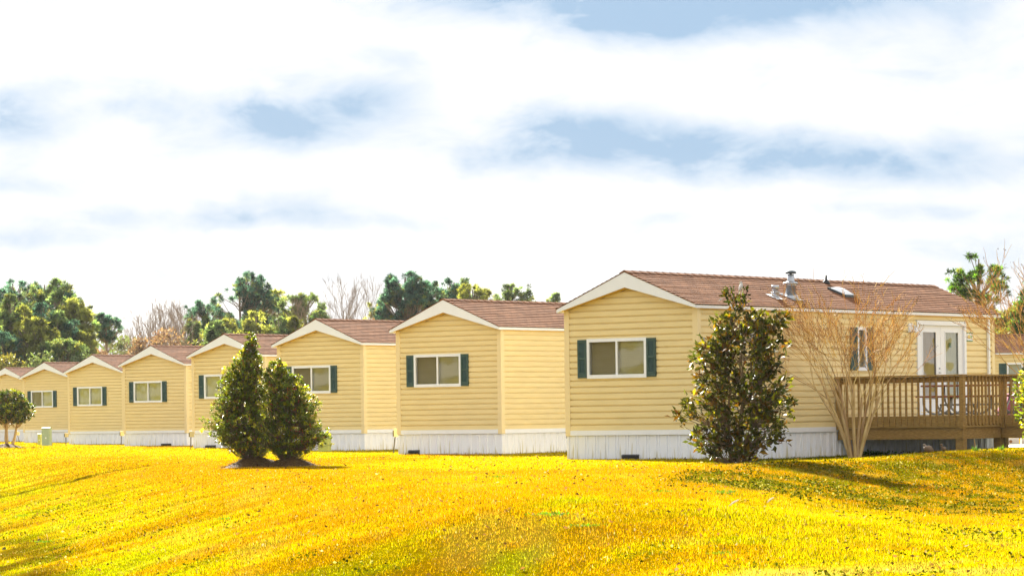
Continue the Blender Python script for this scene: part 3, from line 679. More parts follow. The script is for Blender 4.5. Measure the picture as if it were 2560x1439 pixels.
# picnic table with tube legs, standing on the deck
def picnic():
    a = at(2292, 983, 78.0); c = at(2562, 983, 77.0); d = (c-a); d.z = 0; L_ = d.length; ang = math.atan2(d.y, d.x)
    e = empty('picnic_table', (a.x, a.y, .90), ang, label='long picnic table with red brown planks and grey tube legs on the deck', cat='picnic table')
    for yy, nm in ((0, 'bench'), (1.35, 'bench')):
        b = MB(); b.box((0, yy-.13, .44), (L_, yy-.005, .482)); b.box((0, yy+.005, .44), (L_, yy+.13, .482)); b.build(nm, M['redwood'], e, bevel=.006)
    t = MB()
    for k in range(5): t.box((0, .34+k*.145, .70), (L_, .34+k*.145+.135, .742))
    t.build('table_top', M['redwood'], e, bevel=.006)
    for cx in (.50, 1.15, 2.12):
        f = MB(); w = .34; pts = []
        for k in range(17):
            s = k/16; ang2 = math.pi*(1+s); pts.append((cx+w*math.cos(ang2)*(1.0 if abs(math.cos(ang2)) < .9 else 1.02), .04, .30+.265*math.sin(ang2)))
        pts = [(cx-w*1.02, .04, .44)]+pts+[(cx+w*1.02, .04, .44)]
        f.tube(pts, .027, 8); f.tube([(cx, .04, .035), (cx, .6, .35), (cx, .68, .70)], .022, 6); f.tube([(cx, 1.31, .035), (cx, .76, .35), (cx, .68, .70)], .022, 6)
        pts2 = [(x_, 1.31, z_) for x_, _, z_ in pts]; f.tube(pts2, .027, 8)
        f.build('leg_frame', M['gal'], e)
    b = MB(); b.tube([(.55, .06, .26), (2.2, .06, .26)], .024, 8); b.build('cross_bar', M['gal'], e)
picnic()

# ---------------------------------------------------------------- utility things
def cabinet(px, py, D, w, h, d, m, label, lid=True, grp=None):
    p = at(px, py, D); e = empty('utility_cabinet', (p.x, p.y, tz(p.x, p.y)-.02), R(-12), label=label, cat='utility box')
    b = MB(); b.box((-w/2, 0, 0), (w/2, d, h*.94)); b.build('cabinet_body', m, e, bevel=.012)
    b = MB(); b.prism([(-.02, h*.94+.002), (d+.01, h*.94+.002), (d+.01, h*.97), (d*.6, h), (-.02, h*.985)], 'x', -w/2-.012, w/2+.012); b.build('cabinet_lid', m, e)
    b = MB(); b.box((-w*.05, -.018, h*.40), (w*.12, -.001, h*.48)); b.tube([(0.03*w, -.02, h*.46), (.03*w, -.03, h*.46)], .02, 8); b.build('cabinet_lock', M['dwhite'], e)
cabinet(114, 1113, 150, .38, .86, .34, M['ugreen'], 'taller pale green utility cabinet near the second home from the left')
cabinet(98, 1110.5, 157, .17, .56, .2, M['ulime'], 'short narrow green utility box just left of the taller cabinet')
cabinet(808, 1129, 102.5, .34, .62, .34, M['ulime'], 'yellow green utility box on the grass right of the holly trees')
def pedestal(px, py, D, top, lean, label):
    p = at(px, py, D); h = top
    e = empty('meter_post', (p.x, p.y, tz(p.x, p.y)-.03), 0, label=label, cat='meter post', group='leaning meter posts in the gaps between the homes')
    m = MB(); m.bar((0, 0, 0), (lean, 0, h*.8), .035, .035); m.build('post', M['post'], e)
    m = MB(); m.box((lean-.04, -.06, h*.70), (lean+.12, .07, h*.98)); m.prism([(lean-.05, h*.98), (lean+.13, h*.98), (lean+.13, h*1.0), (lean-.05, h*1.03)], 'y', -.07, .08); m.build('meter_box', M['meter'], e)
    m = MB(); m.box((lean-.075, -.065, h*.71), (lean-.042, .03, h*.95)); m.build('meter_door', M['post'], e)
pedestal(983, 1133, 93.5, .74, .07, 'leaning meter post with tan box left of the second nearest home')
pedestal(477, 1120, 122.5, .66, .01, 'meter post beside the home half hidden by the left holly tree')
pedestal(303, 1114, 143.5, .66, .02, 'meter post right of the home with pale shaded windows, third gap from the left')
pedestal(165, 1113, 149, .60, 0.0, 'meter post just right of the taller green utility cabinet')
pedestal(49, 1105, 180, .62, -.12, 'far left meter post seen beside the small round tree')
pedestal(1419, 1146, 77.0, .72, .05, 'meter post tucked against the left corner of the nearest home')
# wheel stops, path, car at the far right
def stop(x0, x1, D, label):
    e = empty('wheel_stop', ((x0+x1)/2, D, tz(x0, D)), 0, label=label, cat='wheel stop', group='pale concrete wheel stops beyond the deck'); w = (x1-x0)/2
    b = MB(); b.prism([(-.09, -.03), (.09, -.03), (.07, .13), (.04, .20), (-.04, .20), (-.07, .13)], 'x', -w, w); b.build('stop_block', M['concrete'], e)
    for s in (-w+.25, w-.25):
        h = MB(); h.tube([(s, -.10, .10), (s, -.075, .105)], .045, 12); h.build('bolt_hole', M['rust'], e)
stop(13.0, 14.86, 95, 'pale concrete wheel stop just right of the deck pier')
stop(14.92, 16.8, 95, 'pale concrete wheel stop cut off by the right edge')
pm = MB(); xs = np.linspace(12.2, 60, 60)
for a_, b_ in zip(xs[:-1], xs[1:]):
    ya, yb = 86.4+.3*math.sin(a_*.7), 86.4+.3*math.sin(b_*.7)
    pm.face([(a_, ya, tz(a_, ya)+.035), (b_, yb, tz(b_, yb)+.035), (b_, 92.5, tz(b_, 92.5)+.035), (a_, 92.5, tz(a_, 92.5)+.035)])
tag(pm.build('path', M['path']), kind='structure')
def car():
    p = at(2500, 1100, 116); e = empty('parked_car', (p.x, 116, 0), 0, label='maroon car parked beyond the deck railing at the right edge', cat='car')
    def shell(name, prof, wid, m, par, taper=0):
        b = MB(); n = len(prof)
        for sd in (-1, 1): b.face([(x, sd*(wid-taper*max(0, z-.9)), z) for x, z in (prof if sd < 0 else prof[::-1])])
        for i in range(n):
            (x0, z0), (x1, z1) = prof[i], prof[(i+1) % n]; f = lambda z: wid-taper*max(0, z-.9)
            b.face([(x0, -f(z0), z0), (x0, f(z0), z0), (x1, f(z1), z1), (x1, -f(z1), z1)])
        return b.build(name, m, par)
    body = shell('car_body', [(0, .35), (.42, .30), (.5, .52), (.75, .66), (1.0, .62), (1.2, .3), (3.3, .3), (3.5, .55), (3.75, .66), (4.05, .55), (4.2, .3), (4.65, .35), (4.7, .75), (4.55, 1.0), (3.55, 1.08), (2.95, 1.56), (2.6, 1.68), (.7, 1.72), (.25, 1.6), (.05, 1.05)], .9, M['maroon'], e, .35)
    for x0, x1 in ((.5, 1.25), (1.35, 2.15), (2.25, 3.0)):
        w = MB(); up = 1.55
        w.face([(x0, -.86, 1.12), (x1+.12 if x1 > 2.9 else x1, -.86, 1.12), (x1-.15 if x1 > 2.9 else x1, -.70, up-.02), (x0+.05, -.70, up)]); w.build('car_window', M['carglass'], e)
        for v in w.v: pass
    for cx in (.82, 3.82):
        for sd in (-1, 1):
            w = MB(); w.tube([(cx, sd*.70, .33), (cx, sd*.92, .33)], .33, 24); wo = w.build('wheel', M['tyre'], e)
            r = MB(); r.tube([(cx, sd*.90, .33), (cx, sd*.925, .33)], .2, 16); r.build('rim', M['metal'], wo)
    l = MB(); l.box((-.02, -.85, .85), (.03, -.6, 1.15)); l.build('tail_light', M['berry'], e)
car()

# ---------------------------------------------------------------- plants
def leaf_verts(P, D, Nn, L, Wl, fold=.15):
    S = np.cross(D, Nn); S /= np.linalg.norm(S, axis=1)[:, None]+1e-9
    L = L[:, None]; Wl = Wl[:, None]
    a = P; m = P+D*L*.45; c = P+D*L-Nn*L*.12
    up = Nn*Wl*fold
    return np.stack([a, m+S*Wl*.5+up, c, m-S*Wl*.5+up], 1).reshape(-1, 3)
def unit(v): return v/(np.linalg.norm(v, axis=1)[:, None]+1e-9)
def rnd_dirs(n, up=0.0):
    v = rng.normal(size=(n, 3)); v[:, 2] += up; return unit(v)
def quad_obj(name, V, m, parent, col=None): return link(name, np_mesh(name, V, len(V)//4, 4, col), m, parent)
def envelope_plant(name, base, D, rows, label, cat, ntips, per, leafL, leafW, lm, bark, stems, depth=.85, up=.35, hollow=.5, group=None, berries=0, twigr=.006, droop=0.0, cols=None, leafc=(.062, .088, .012), gaps=0.0, floor=.10, jit=.09, stemr=.03, rootspread=.10):
    """rows: (photo y, left px, right px) outline at distance D; builds stems, twigs and whorls of leaves inside it"""
    e = empty(name, base, 0, label=label, cat=cat, group=group)
    k = D/F; by = rows[-1][3] if len(rows[-1]) > 3 else None
    zs = []; lf = []; rt = []
    for r in rows:
        p = at(base_px[0], r[0], D); zs.append(p.z-base[2]); lf.append(r[1]*k); rt.append(r[2]*k)
    o = np.argsort(zs); zs = np.array(zs)[o]; lf = np.array(lf)[o]; rt = np.array(rt)[o]
    wz = np.maximum(rt-lf, .05); zz = np.linspace(zs[0], zs[-1], 200); wt = np.interp(zz, zs, wz)**1.25+floor*wz.max(); wt /= wt.sum()
    z = rng.choice(zz, ntips, p=wt)+rng.uniform(-.03, .03, ntips)
    l, r = np.interp(z, zs, lf), np.interp(z, zs, rt); cx = (l+r)/2; hw = (r-l)/2
    a = rng.uniform(0, 2*math.pi, ntips); q = hollow+(1-hollow)*rng.random(ntips)**.6
    lump = 1+.17*np.sin(a*3+z*5.1)+.13*np.sin(a*5-z*9.7)+rng.normal(0, jit, ntips)
    lump = np.clip(lump, .5, 1+jit*2)
    lump = np.where(rng.random(ntips) < .035, lump*1.28, lump)
    tip = np.c_[cx+hw*np.cos(a)*q*lump, hw*depth*np.sin(a)*q*lump, z]
    if gaps:
        gn = fbm(tip[:, 0]*4.2+3, z*4.0, 57, 3)+.5*fbm(tip[:, 1]*3.6, z*3.4+4, 58, 2); kp = gn > np.quantile(gn, gaps); tip, z, cx, hw, a, q = tip[kp], z[kp], cx[kp], hw[kp], a[kp], q[kp]; ntips = len(z)
    # stems
    tb = MB(); axes = []
    for s in range(stems):
        an = 2*math.pi*s/stems+random.uniform(-.3, .3); sp = random.uniform(.25, .75) if stems > 1 else 0.0
        pts = []; top = zs[-1]*(random.uniform(.75, .97) if stems > 1 else .97)
        for i in range(9):
            t = i/8; zq = top*t; c0 = np.interp(zq, zs, (lf+rt)/2)*min(1, t*2.0); h0 = np.interp(zq, zs, (rt-lf)/2)
            rr = min(rootspread+h0*sp*t**.8, h0*.6) if stems > 1 else 0
            pts.append(Vector((c0+rr*math.cos(an)+random.uniform(-.02, .02), rr*math.sin(an)*depth+random.uniform(-.02, .02), zq-.05)))
        rs = [stemr*(1-.85*i/8)+.003 for i in range(9)]; tb.tube(pts, rs, 7); axes.append(pts)
    tb.build('trunk', bark, e)
    tw = MB(); allp = np.array([list(p) for ax in axes for p in ax])
    for t_ in tip:
        dd = np.linalg.norm((allp-t_)*[1, 1, 1.2], axis=1)+np.where(allp[:, 2] > t_[2]-.08, 5, 0)
        j = int(np.argmin(dd)); s = Vector(allp[j]); t2 = Vector(t_); mid = (s+t2)/2+Vector((random.uniform(-.05, .05), random.uniform(-.05, .05), -.06))
        tw.tube([s, mid, t2], [twigr*1.8, twigr*1.3, twigr*.7], 4, cap=False)
    tw.build('twigs', bark, e)
    outd = unit(np.c_[tip[:, 0]-cx, tip[:, 1], np.full(ntips, .15)+0*z])
    P = np.repeat(tip, per, 0); OD = np.repeat(outd, per, 0)
    n = len(P); Dv = unit(OD*.55+rnd_dirs(n, up)*.9); P = P+rng.normal(0, leafL*.35, (n, 3)); Dv[:, 2] -= droop*rng.random(n); Dv = unit(Dv)
    Nn = unit(rnd_dirs(n, .9)); Nn = unit(Nn-Dv*np.sum(Nn*Dv, 1)[:, None])
    Ls = leafL*rng.uniform(.6, 1.15, n); V = leaf_verts(P, Dv, Nn, Ls, Ls*leafW/leafL)
    V[:, 2] = np.maximum(V[:, 2], .015)
    col = None
    if cols is not None:
        ci = cols[rng.choice(len(cols), n, p=[.50, .22, .18, .10])]*np.repeat(np.exp(rng.normal(0, .35, ntips)), per)[:, None]; col = np.c_[np.repeat(ci, 4, 0), np.ones(4*n)]
    else:
        fresh = (rng.random(ntips) < .16+.25*np.clip(tip[:, 2]/zs[-1]-.6, 0, 1)+.12*(q > .9)); kk = np.exp(rng.normal(0, .40, ntips))*np.where(fresh, 2.1, 1)
        ci = np.repeat(kk, per)[:, None]*np.array(leafc)[None]*np.where(np.repeat(fresh, per)[:, None], np.array([[1.5, 1.1, .5]]), 1.0); col = np.c_[np.repeat(ci, 4, 0), np.ones(4*n)]
    quad_obj('foliage', V, lm, e, col)
    if berries:
        b = MB(); sel = rng.choice(len(tip), berries)
        for t_ in tip[sel]:
            for _ in range(4):
                c = Vector(t_)+Vector(rng.normal(0, .03, 3)); r_ = .011
                b.tube([c-Vector((0, 0, r_)), c, c+Vector((0, 0, r_))], [.003, r_, .003], 5)
        tag(b.build('berries', M['berry'], e), kind='stuff')
    return e
# --- two hollies on mulch mounds
def mound(px, py, D, rx, h, label, straw=1500):
    p = at(px, py, D); g0 = tz(p.x, p.y-.5)
    e = empty('mulch_mound', (p.x, p.y, g0-.03), 0, label=label, cat='mulch mound')
    mb = MB(); n, m = 40, 10; grid = {}
    for i in range(n):
        a = 2*math.pi*i/n
        for j in range(m+1):
            r = j/m; k = 1+.12*math.sin(3*a+px)+.08*math.sin(7*a); x = rx*k*r*math.cos(a); y = rx*1.25*k*r*math.sin(a)
            grid[i, j] = (x, y, h*(math.cos(r*math.pi)*.5+.5)**.8*(1+.12*math.sin(5*a)*r)+float(fbm(np.array([x*6+9.]), np.array([y*6.]), 4)[0]-.5)*.05*(1-r))
    for i in range(n):
        for j in range(m): mb.face([grid[i, j], grid[i, j+1], grid[(i+1) % n, j+1], grid[(i+1) % n, j]], True)
    mb.build('mound_soil', M['mulch'], e)
    a = rng.uniform(0, 2*math.pi, straw); r = np.sqrt(rng.random(straw)); P = np.c_[rx*r*np.cos(a), rx*1.25*r*np.sin(a), h*(np.cos(r*math.pi)*.5+.5)**.8+.0]
    Dv = unit(rng.normal(size=(straw, 3))*[1, 1, .35]); Nn = rnd_dirs(straw, 1)
    V = leaf_verts(P, Dv, Nn, rng.uniform(.05, .13, straw), np.full(straw, .012)); quad_obj('pine_straw', V, M['straw'], e)
    return Vector((p.x, p.y, g0-.03+h*.9))
M['straw'] = mat('pine_straw', (.12, .065, .022), .9, island=.6, trans=.2)
hb1 = mound(636, 1166, 71, .78, .24, 'brown mulch mound under the left holly tree')
hb2 = mound(728, 1166, 70, .72, .22, 'brown mulch mound under the right holly tree')
base_px = (628, 0)
envelope_plant('holly_tree', (at(628, 1143, 71).x, 71, hb1.z-.02), 71,
    [(838, -6, 12), (870, -16, 22), (900, -38, 28), (940, -66, 36), (990, -80, 42), (1040, -88, 48), (1075, -100, 54), (1105, -80, 56), (1128, -50, 44), (1138, -22, 30)],
    'taller holly tree on the left of the pair, leafy cone with thin topmost shoots', 'tree', 1600, 14, .060, .032, M['holly'], M['bark'], 1, up=.5, hollow=.35, group='pair of dense holly trees on the lawn', berries=140, jit=.15, stemr=.045, twigr=.004)
base_px = (722, 0)
envelope_plant('holly_tree', (at(722, 1146, 70).x, 70, hb2.z-.02), 70,
    [(902, -40, -20), (925, -48, 0), (960, -56, 35), (1000, -58, 60), (1040, -60, 72), (1070, -62, 84), (1098, -64, 94), (1120, -66, 60), (1136, -30, 36), (1142, -12, 14)],
    'shorter holly tree on the right of the pair, with red berries among its leaves', 'tree', 1400, 14, .060, .032, M['holly'], M['bark'], 1, up=.5, hollow=.35, group='pair of dense holly trees on the lawn', berries=160, jit=.15, stemr=.045, twigr=.004)
# --- magnolia
MC = np.array([[.85, .80, .6], [1.3, 1.05, .5], [2.8, 1.15, .5], [4.0, 3.0, .6]])
base_px = (1845, 0); mg = at(1845, 1165, 65.5)
MC = MC*np.array([.044, .058, .013])
M['mag'] = mat('magnolia_leaf', (1, 1, 1), .55, attr='col', island=.35, trans=.18, tint=(3.2, 2.8, 1.0), spec=.10)
envelope_plant('magnolia_shrub', (mg.x, 65.5, tz(mg.x, 65.5)), 65.5,
    [(714, 0, 26), (738, -18, 30), (756, -6, 18), (776, -2, 10), (790, -56, 108), (812, -60, 112), (850, -84, 104), (890, -100, 96), (935, -104, 104), (985, -120, 140), (1030, -132, 126), (1075, -116, 112), (1110, -112, 86), (1135, -70, 60), (1160, -34, 34)],
    'large upright magnolia shrub with bronze backed leaves before the nearest home', 'shrub', 720, 9, .165, .074, M['mag'], M['bark'], 9, up=.55, hollow=.30, droop=.25, cols=MC, floor=.02, gaps=.16, jit=.12, stemr=.03, twigr=.006, rootspread=.12)
# --- small round tree at the left
base_px = (22, 0); lt = at(22, 1110, 140)
lb = mound(16, 1117, 140, .95, .20, 'brown mulch mound under the small round tree at the left edge', 700)
envelope_plant('small_tree', (lt.x, 140, lb.z-.05), 140,
    [(978, -16, 26), (990, -34, 44), (1010, -48, 50), (1030, -52, 58), (1045, -46, 50), (1056, -30, 40)],
    'small round crowned evergreen tree with three stems at the left edge', 'tree', 700, 14, .11, .06, M['small'], M['bark_tan'], 3, up=.5, hollow=.2, stemr=.07, twigr=.01, rootspread=.16)
# --- shrub at the right edge
base_px = (2600, 0); rs = at(2600, 1130, 72)
envelope_plant('evergreen_shrub', (rs.x, 72, tz(rs.x, 72)), 72,
    [(860, -10, 20), (890, -30, 30), (920, -44, 50), (960, -56, 60), (990, -58, 60), (1030, -50, 60), (1080, -40, 50), (1120, -20, 20)],
    'glossy evergreen shrub cut off by the right edge in front of the deck', 'shrub', 220, 9, .12, .055, M['holly'], M['bark'], 4, up=.5, hollow=.4, stemr=.02)

# --- bare branching plants
RMIN = [.0056]
def branchset(tb, tw, pods, p, d, L, r, lev, maxlev, rr, spread, curve, split=(2, 3), thin=.012, grav=.0):
    n = 5; pts = [p]; rad = [r]; q = p.copy(); dd = d.copy()
    for i in range(n):
        dd = (dd+Vector((rr.gauss(0, curve), rr.gauss(0, curve), rr.gauss(0, curve*.6)+grav))).normalized(); q = q+dd*(L/n); pts.append(q.copy()); rad.append(r*(1-.5*(i+1)/n))
    (tb if r > thin else tw).tube(pts, rad, 6 if r > thin else 3, cap=False)
    if lev >= maxlev:
        if pods is not None and rr.random() < .3:
            for _ in range(rr.randint(1, 4)):
                c = pts[-1]+Vector((rr.gauss(0, .025), rr.gauss(0, .025), rr.gauss(0, .025))); pods.tube([c-Vector((0, 0, .009)), c, c+Vector((0, 0, .009))], [.003, .008, .003], 4)
        return
    k = rr.randint(*split)
    for c in range(k):
        t = rr.uniform(.45, 1.0) if c else 1.0; j = min(n, max(1, int(round(t*n)))); ax = Vector((rr.gauss(0, 1), rr.gauss(0, 1), rr.gauss(0, .5))).normalized()
        nd = (dd+ax*spread*rr.uniform(.5, 1.1)).normalized()
        branchset(tb, tw, pods, pts[j], nd, L*rr.uniform(.55, .85), max(rad[j]*rr.uniform(.5, .75), RMIN[0]), lev+1, maxlev, rr, spread, curve, split, thin, grav)
def myrtle(px, py, D, label, stems, seed, grp='bare crape myrtles by the deck', L0=1.5, lev=5, r0=.040):
    b = at(px, py, D); z = tz(b.x, D); e = empty('crape_myrtle', (b.x, D, z), 0, label=label, cat='tree', group=grp)
    rr = random.Random(seed); tb, tw, pods = MB(), MB(), MB()
    for s in stems:
        a, tilt, sc = s
        d = Vector((math.sin(a)*math.sin(tilt), math.cos(a)*math.sin(tilt), math.cos(tilt))); p = Vector((math.sin(a)*.09*rr.uniform(.6, 1.3), math.cos(a)*.09, -.05))
        # lower, unbranched length of the stem then the fan of twigs
        q = p.copy(); pts = [p.copy()]; rad = [r0]; dd = (d*.45+Vector((0, 0, .8))).normalized()
        for i in range(6):
            dd = (dd*.8+d*.2+Vector((rr.gauss(0, .04), rr.gauss(0, .04), 0))).normalized(); q = q+dd*(L0*sc/6); pts.append(q.copy()); rad.append(r0*(1-.07*(i+1)))
        tb.tube(pts, rad, 8, cap=False)
        for c in range(3):
            ax = Vector((rr.gauss(0, 1), rr.gauss(0, 1), rr.gauss(0, .4))).normalized(); nd = (dd+ax*.34).normalized()
            branchset(tb, tw, pods, pts[-1-c], nd, L0*sc*.55, rad[-1]*.62, 1, lev, rr, .44, .11, (2, 3), .008, .02)
    RMIN[0] = .0056; tb.build('stems', M['bark_tan'], e); tw.build('twigs', M['twig_tan'], e); tag(pods.build('seed_pods', M['pod'], e), kind='stuff')
    return e
PI = math.pi
myrtle(2138, 1132, 74.5, 'bare tan crape myrtle fanning out left of the deck railing', [(-PI/2, .62, 1.15), (-PI/2+.5, .50, 1.2), (-PI/2-.5, .40, 1.15), (-PI/2+.2, .24, 1.2), (0, .12, 1.15), (PI, .10, 1.2), (PI/2-.3, .26, 1.15), (PI/2+.3, .42, 1.1), (PI/2, .56, 1.05), (2.4, .2, 1.0), (-.6, .34, 1.1)], 5)
myrtle(2650, 1135, 73, 'bare crape myrtle whose branches reach in from the right edge', [(-PI/2, .60, 1.2), (-PI/2+.6, .46, 1.25), (-PI/2-.6, .40, 1.2), (-PI/2+.1, .26, 1.3), (0, .1, 1.2), (PI/2, .3, 1.1), (PI/2+.5, .5, 1.0)], 12)

# --- pines: trunk, limbs, and needle tufts at the limb ends
def pine(px, top, D, hw, crown_bot, label, mi, tufts, ts=.34, base=1085, dens=34, group='pine trees beyond the homes', trunks=1, lean=0.0, round_=1.0, shape=None, nl=None, name='pine_tree', cat='tree', gap=.36):
    k = D/F; bx = at(px, 1060, D).x; ztop = at(px, top, D).z; zb = at(px, crown_bot, D).z; W2 = hw*k
    e = empty(name, (bx, D, 0), 0, label=label, cat=cat, group=group)
    tr = MB(); lim = MB(); H = ztop; r0 = max(.10, H*.017)
    axes = []
    for t_ in range(trunks):
        off = (t_-(trunks-1)/2)*W2*.22
        pts = [Vector((off*(.4+.8*i/9)+lean*k*(i/9)+random.uniform(-.05, .05)*H*.03, random.uniform(-.1, .1), (H-.25)*i/9)) for i in range(10)]
        tr.tube(pts, [r0*(1-.085*i) for i in range(10)], 7, cap=False); axes.append(pts)
    tr.build('trunk', M['bark_grey'], e)
    nt_ = int(tufts*1.35); u = rng.random(nt_)
    z = zb+(ztop-zb)*u
    if shape is None: prof = lambda u: np.sqrt(np.clip(1-((u-.42)/.60)**2, 0.02, 1))
    else: prof = lambda u: np.interp(u, *shape)
    keep = rng.random(nt_) < (.25+.75*prof(u)); z, u = z[keep], u[keep]; nt_ = len(z)
    a = rng.uniform(0, 2*PI, nt_); lump = 1+.30*np.sin(a*2+u*8+px)+.24*np.sin(a*5-u*15+px*.7)
    q = (.30+.70*rng.random(nt_)**.5)*np.clip(lump, .4, 1.25); rr_ = W2*1.12*prof(u)*q
    x = rr_*np.cos(a)+lean*k*u; y = rr_*np.sin(a)*.9; z = z+(fbm(x/W2*2.2+px, y/W2*2.2, 27, 3)-.62)*(ztop-zb)*.30; z = np.minimum(z, ztop); P = np.c_[x, y, z]
    # knock gaps into the crown
    gn = fbm(x/W2*2.6+px*.13, z/W2*2.6, 7, 3)+.25*fbm(y/W2*2.2+px*.3, z/W2*2.4, 17, 3)
    P = P[gn > np.quantile(gn, gap)]
    for p in P[rng.random(len(P)) < .5]:
        ax = axes[random.randrange(trunks)]; zz = p[2]-.35*math.hypot(p[0], p[1])-.2; i = min(8, max(1, int(zz/(H-.25)*9))); s = ax[i]
        t2 = Vector(p); mid = (s+t2)/2+Vector((0, 0, -.12*(t2-s).length*.5)); lim.tube([s, mid, t2], [r0*.22, r0*.15, .018], 4, cap=False)
    lim.build('limbs', M['bark_grey'], e)
    n = len(P)*dens; C = np.repeat(P, dens, 0); Dv = rnd_dirs(n, .75); Dv = unit(Dv); off = Dv*rng.uniform(0.0, ts*.25, (n, 1)); Nn = rnd_dirs(n)
    Nn = unit(Nn-Dv*np.sum(Nn*Dv, 1)[:, None]); L = ts*rng.uniform(.5, 1.0, n); V = leaf_verts(C+off, Dv, Nn, L, np.full(n, ts*.15))
    k1 = np.exp(rng.normal(-.05, .55, len(P))); lowf = np.clip(1-(P[:, 2]-zb)/(ztop-zb), 0, 1)
    yv = (rng.random(len(P)) < .08+.24*lowf).astype(float)*rng.uniform(.3, 1, len(P)); tc_ = np.array(PC[mi])[None]*k1[:, None]*(1-yv[:, None])+np.array((.26, .28, .07))[None]*yv[:, None]
    col = np.repeat(tc_, dens, 0)*rng.uniform(.75, 1.25, (n, 1)); quad_obj('crown', V, PT[mi], e, np.c_[np.repeat(col, 4, 0), np.ones(4*n)]); return e
RM2 = .010
def bare(px, top, D, label, seed, spread=.33, base=1085, lev=5, group='bare winter trees beyond the homes', thick=1.0):
    bx = at(px, 1060, D).x; H = at(px, top, D).z; e = empty('bare_tree', (bx, D, 0), 0, label=label, cat='tree', group=group)
    rr = random.Random(seed); tb, tw = MB(), MB()
    r0 = H*.013*thick; q = Vector((0, 0, 0)); pts = [q.copy()]; rad = [r0]; dd = Vector((rr.gauss(0, .05), rr.gauss(0, .05), 1)).normalized()
    for i in range(8):
        dd = (dd+Vector((rr.gauss(0, .05), rr.gauss(0, .05), .1))).normalized(); q = q+dd*(H*.86/8); pts.append(q.copy()); rad.append(r0*(1-.095*(i+1)))
    tb.tube(pts, rad, 6, cap=False); RMIN[0] = RM2
    for i in range(2, 9):
        for c in range(4):
            a = rr.uniform(0, 2*PI); nd = Vector((math.cos(a)*.55, math.sin(a)*.55, .85)).normalized()
            branchset(tb, tw, None, pts[i], nd, H*.20*(1.12-.07*i), rad[i]*.5, 1, lev-1, rr, spread, .09, (2, 3), .02, .05)
    tb.build('trunk', M['bark_grey'], e); tw.build('twigs', M['twig_grey'], e)
def scrub(px, top, D, hw, label, m, n=2600, cat='bush', name='leafy_bush', group='bushes and thickets beyond the homes'):
    k = D/F; bx = at(px, 1060, D).x; H = at(px, top, D).z; W2 = hw*k; e = empty(name, (bx, D, 0), 0, label=label, cat=cat, group=group)
    t = MB()
    for s in range(7):
        a = random.uniform(0, 2*PI); rr_ = W2*random.uniform(.1, .6); t.tube([(0.1*s-.3, 0, 0), (rr_*math.cos(a)*.5, rr_*math.sin(a)*.5, H*.5), (rr_*math.cos(a), rr_*math.sin(a), H*.88)], [.07, .05, .02], 5, cap=False)
    t.build('trunk', M['bark_grey'], e)
    nc = 60; u = rng.random(nc)**.8; a = rng.uniform(0, 2*PI, nc); pr = np.sqrt(np.clip(1-((u-.35)/.68)**2, .05, 1)); q = np.sqrt(rng.random(nc))
    C = np.c_[W2*pr*q*np.cos(a), W2*pr*q*np.sin(a), H*(.12+.84*u)]
    idx = rng.integers(0, nc, n); P = C[idx]+rng.normal(0, 1, (n, 3))*W2*.13; Dv = rnd_dirs(n, .5); Nn = rnd_dirs(n); Nn = unit(Nn-Dv*np.sum(Nn*Dv, 1)[:, None])
    P[:, 2] = np.minimum(P[:, 2], H)
    quad_obj('foliage', leaf_verts(P, Dv, Nn, rng.uniform(.15, .38, n), np.full(n, .11)), m, e)
tall = ([0, .2, .5, .75, .92, 1], [.55, .95, 1.0, .85, .55, .2]); sparse = ([0, .15, .4, .7, .9, 1], [.25, .6, .95, 1, .8, .35])
pine(-25, 722, 235, 55, 930, 'pine cut off by the left edge of the photo', 1, 560, shape=tall)
pine(45, 700, 240, 70, 920, 'big dense pine near the left edge, second from the edge', 0, 900, shape=tall, trunks=2, gap=.12)
pine(128, 703, 236, 92, 925, 'tallest broad pine of the left cluster, nearest the gap of sky', 1, 1200, shape=tall, trunks=2, gap=.12)
pine(188, 750, 232, 46, 930, 'lower pine at the right flank of the left cluster', 2, 620, shape=tall, gap=.22)
pine(88, 716, 244, 50, 900, 'pine between the two broad crowns of the left cluster', 0, 420, shape=tall, gap=.22)
pine(160, 716, 242, 46, 900, 'pine filling the right shoulder of the tallest broad pine', 0, 480, shape=tall, gap=.15)
pine(216, 812, 230, 20, 930, 'slim yellow green pine at the right end of the left cluster', 2, 220, shape=tall)
for px_, top_, hw_, mi_, lb_ in [(28, 742, 34, 1, 'slender pine in front of the second crown of the left cluster'), (66, 768, 36, 2, 'slender yellow green pine low in the left cluster, third from the edge'), (108, 752, 34, 0, 'slender dark pine before the tallest broad pine'), (148, 776, 38, 1, 'mid green pine low right of the tallest broad pine'), (176, 800, 30, 0, 'dark low pine near the right end of the left cluster'), (208, 832, 24, 2, 'lowest yellow green pine at the right end of the left cluster')]:
    pine(px_, top_, 226, hw_, 945, lb_, mi_, 360, shape=tall, gap=.25)
for px_, top_, hw_, mi_, lb_ in [(645, 780, 40, 2, 'yellow green pine low behind the trunks of the tallest middle pine'), (700, 786, 42, 1, 'mid green pine low between the middle pines'), (545, 800, 34, 1, 'mid green pine low left of the tallest middle pine'), (738, 792, 34, 2, 'olive pine low beneath the sparse pine')]:
    pine(px_, top_, 234, hw_, 900, lb_, mi_, 300, shape=tall, gap=.3)
pine(84, 800, 222, 60, 940, 'low yellow green pine in front of the left cluster', 2, 600, shape=tall)
pine(10, 830, 220, 50, 940, 'low dark pine in front of the left cluster, by the left edge', 0, 450, shape=tall)
pine(160, 850, 218, 60, 940, 'low bushy dark green pine below the left cluster', 1, 480, shape=tall)
pine(268, 784, 260, 34, 852, 'lone slender pine with a small round crown right of the left cluster', 0, 240, shape=sparse, gap=.36)
pine(514, 752, 258, 42, 830, 'smaller dark pine just left of the tallest middle pine', 0, 260, shape=sparse, gap=.36)
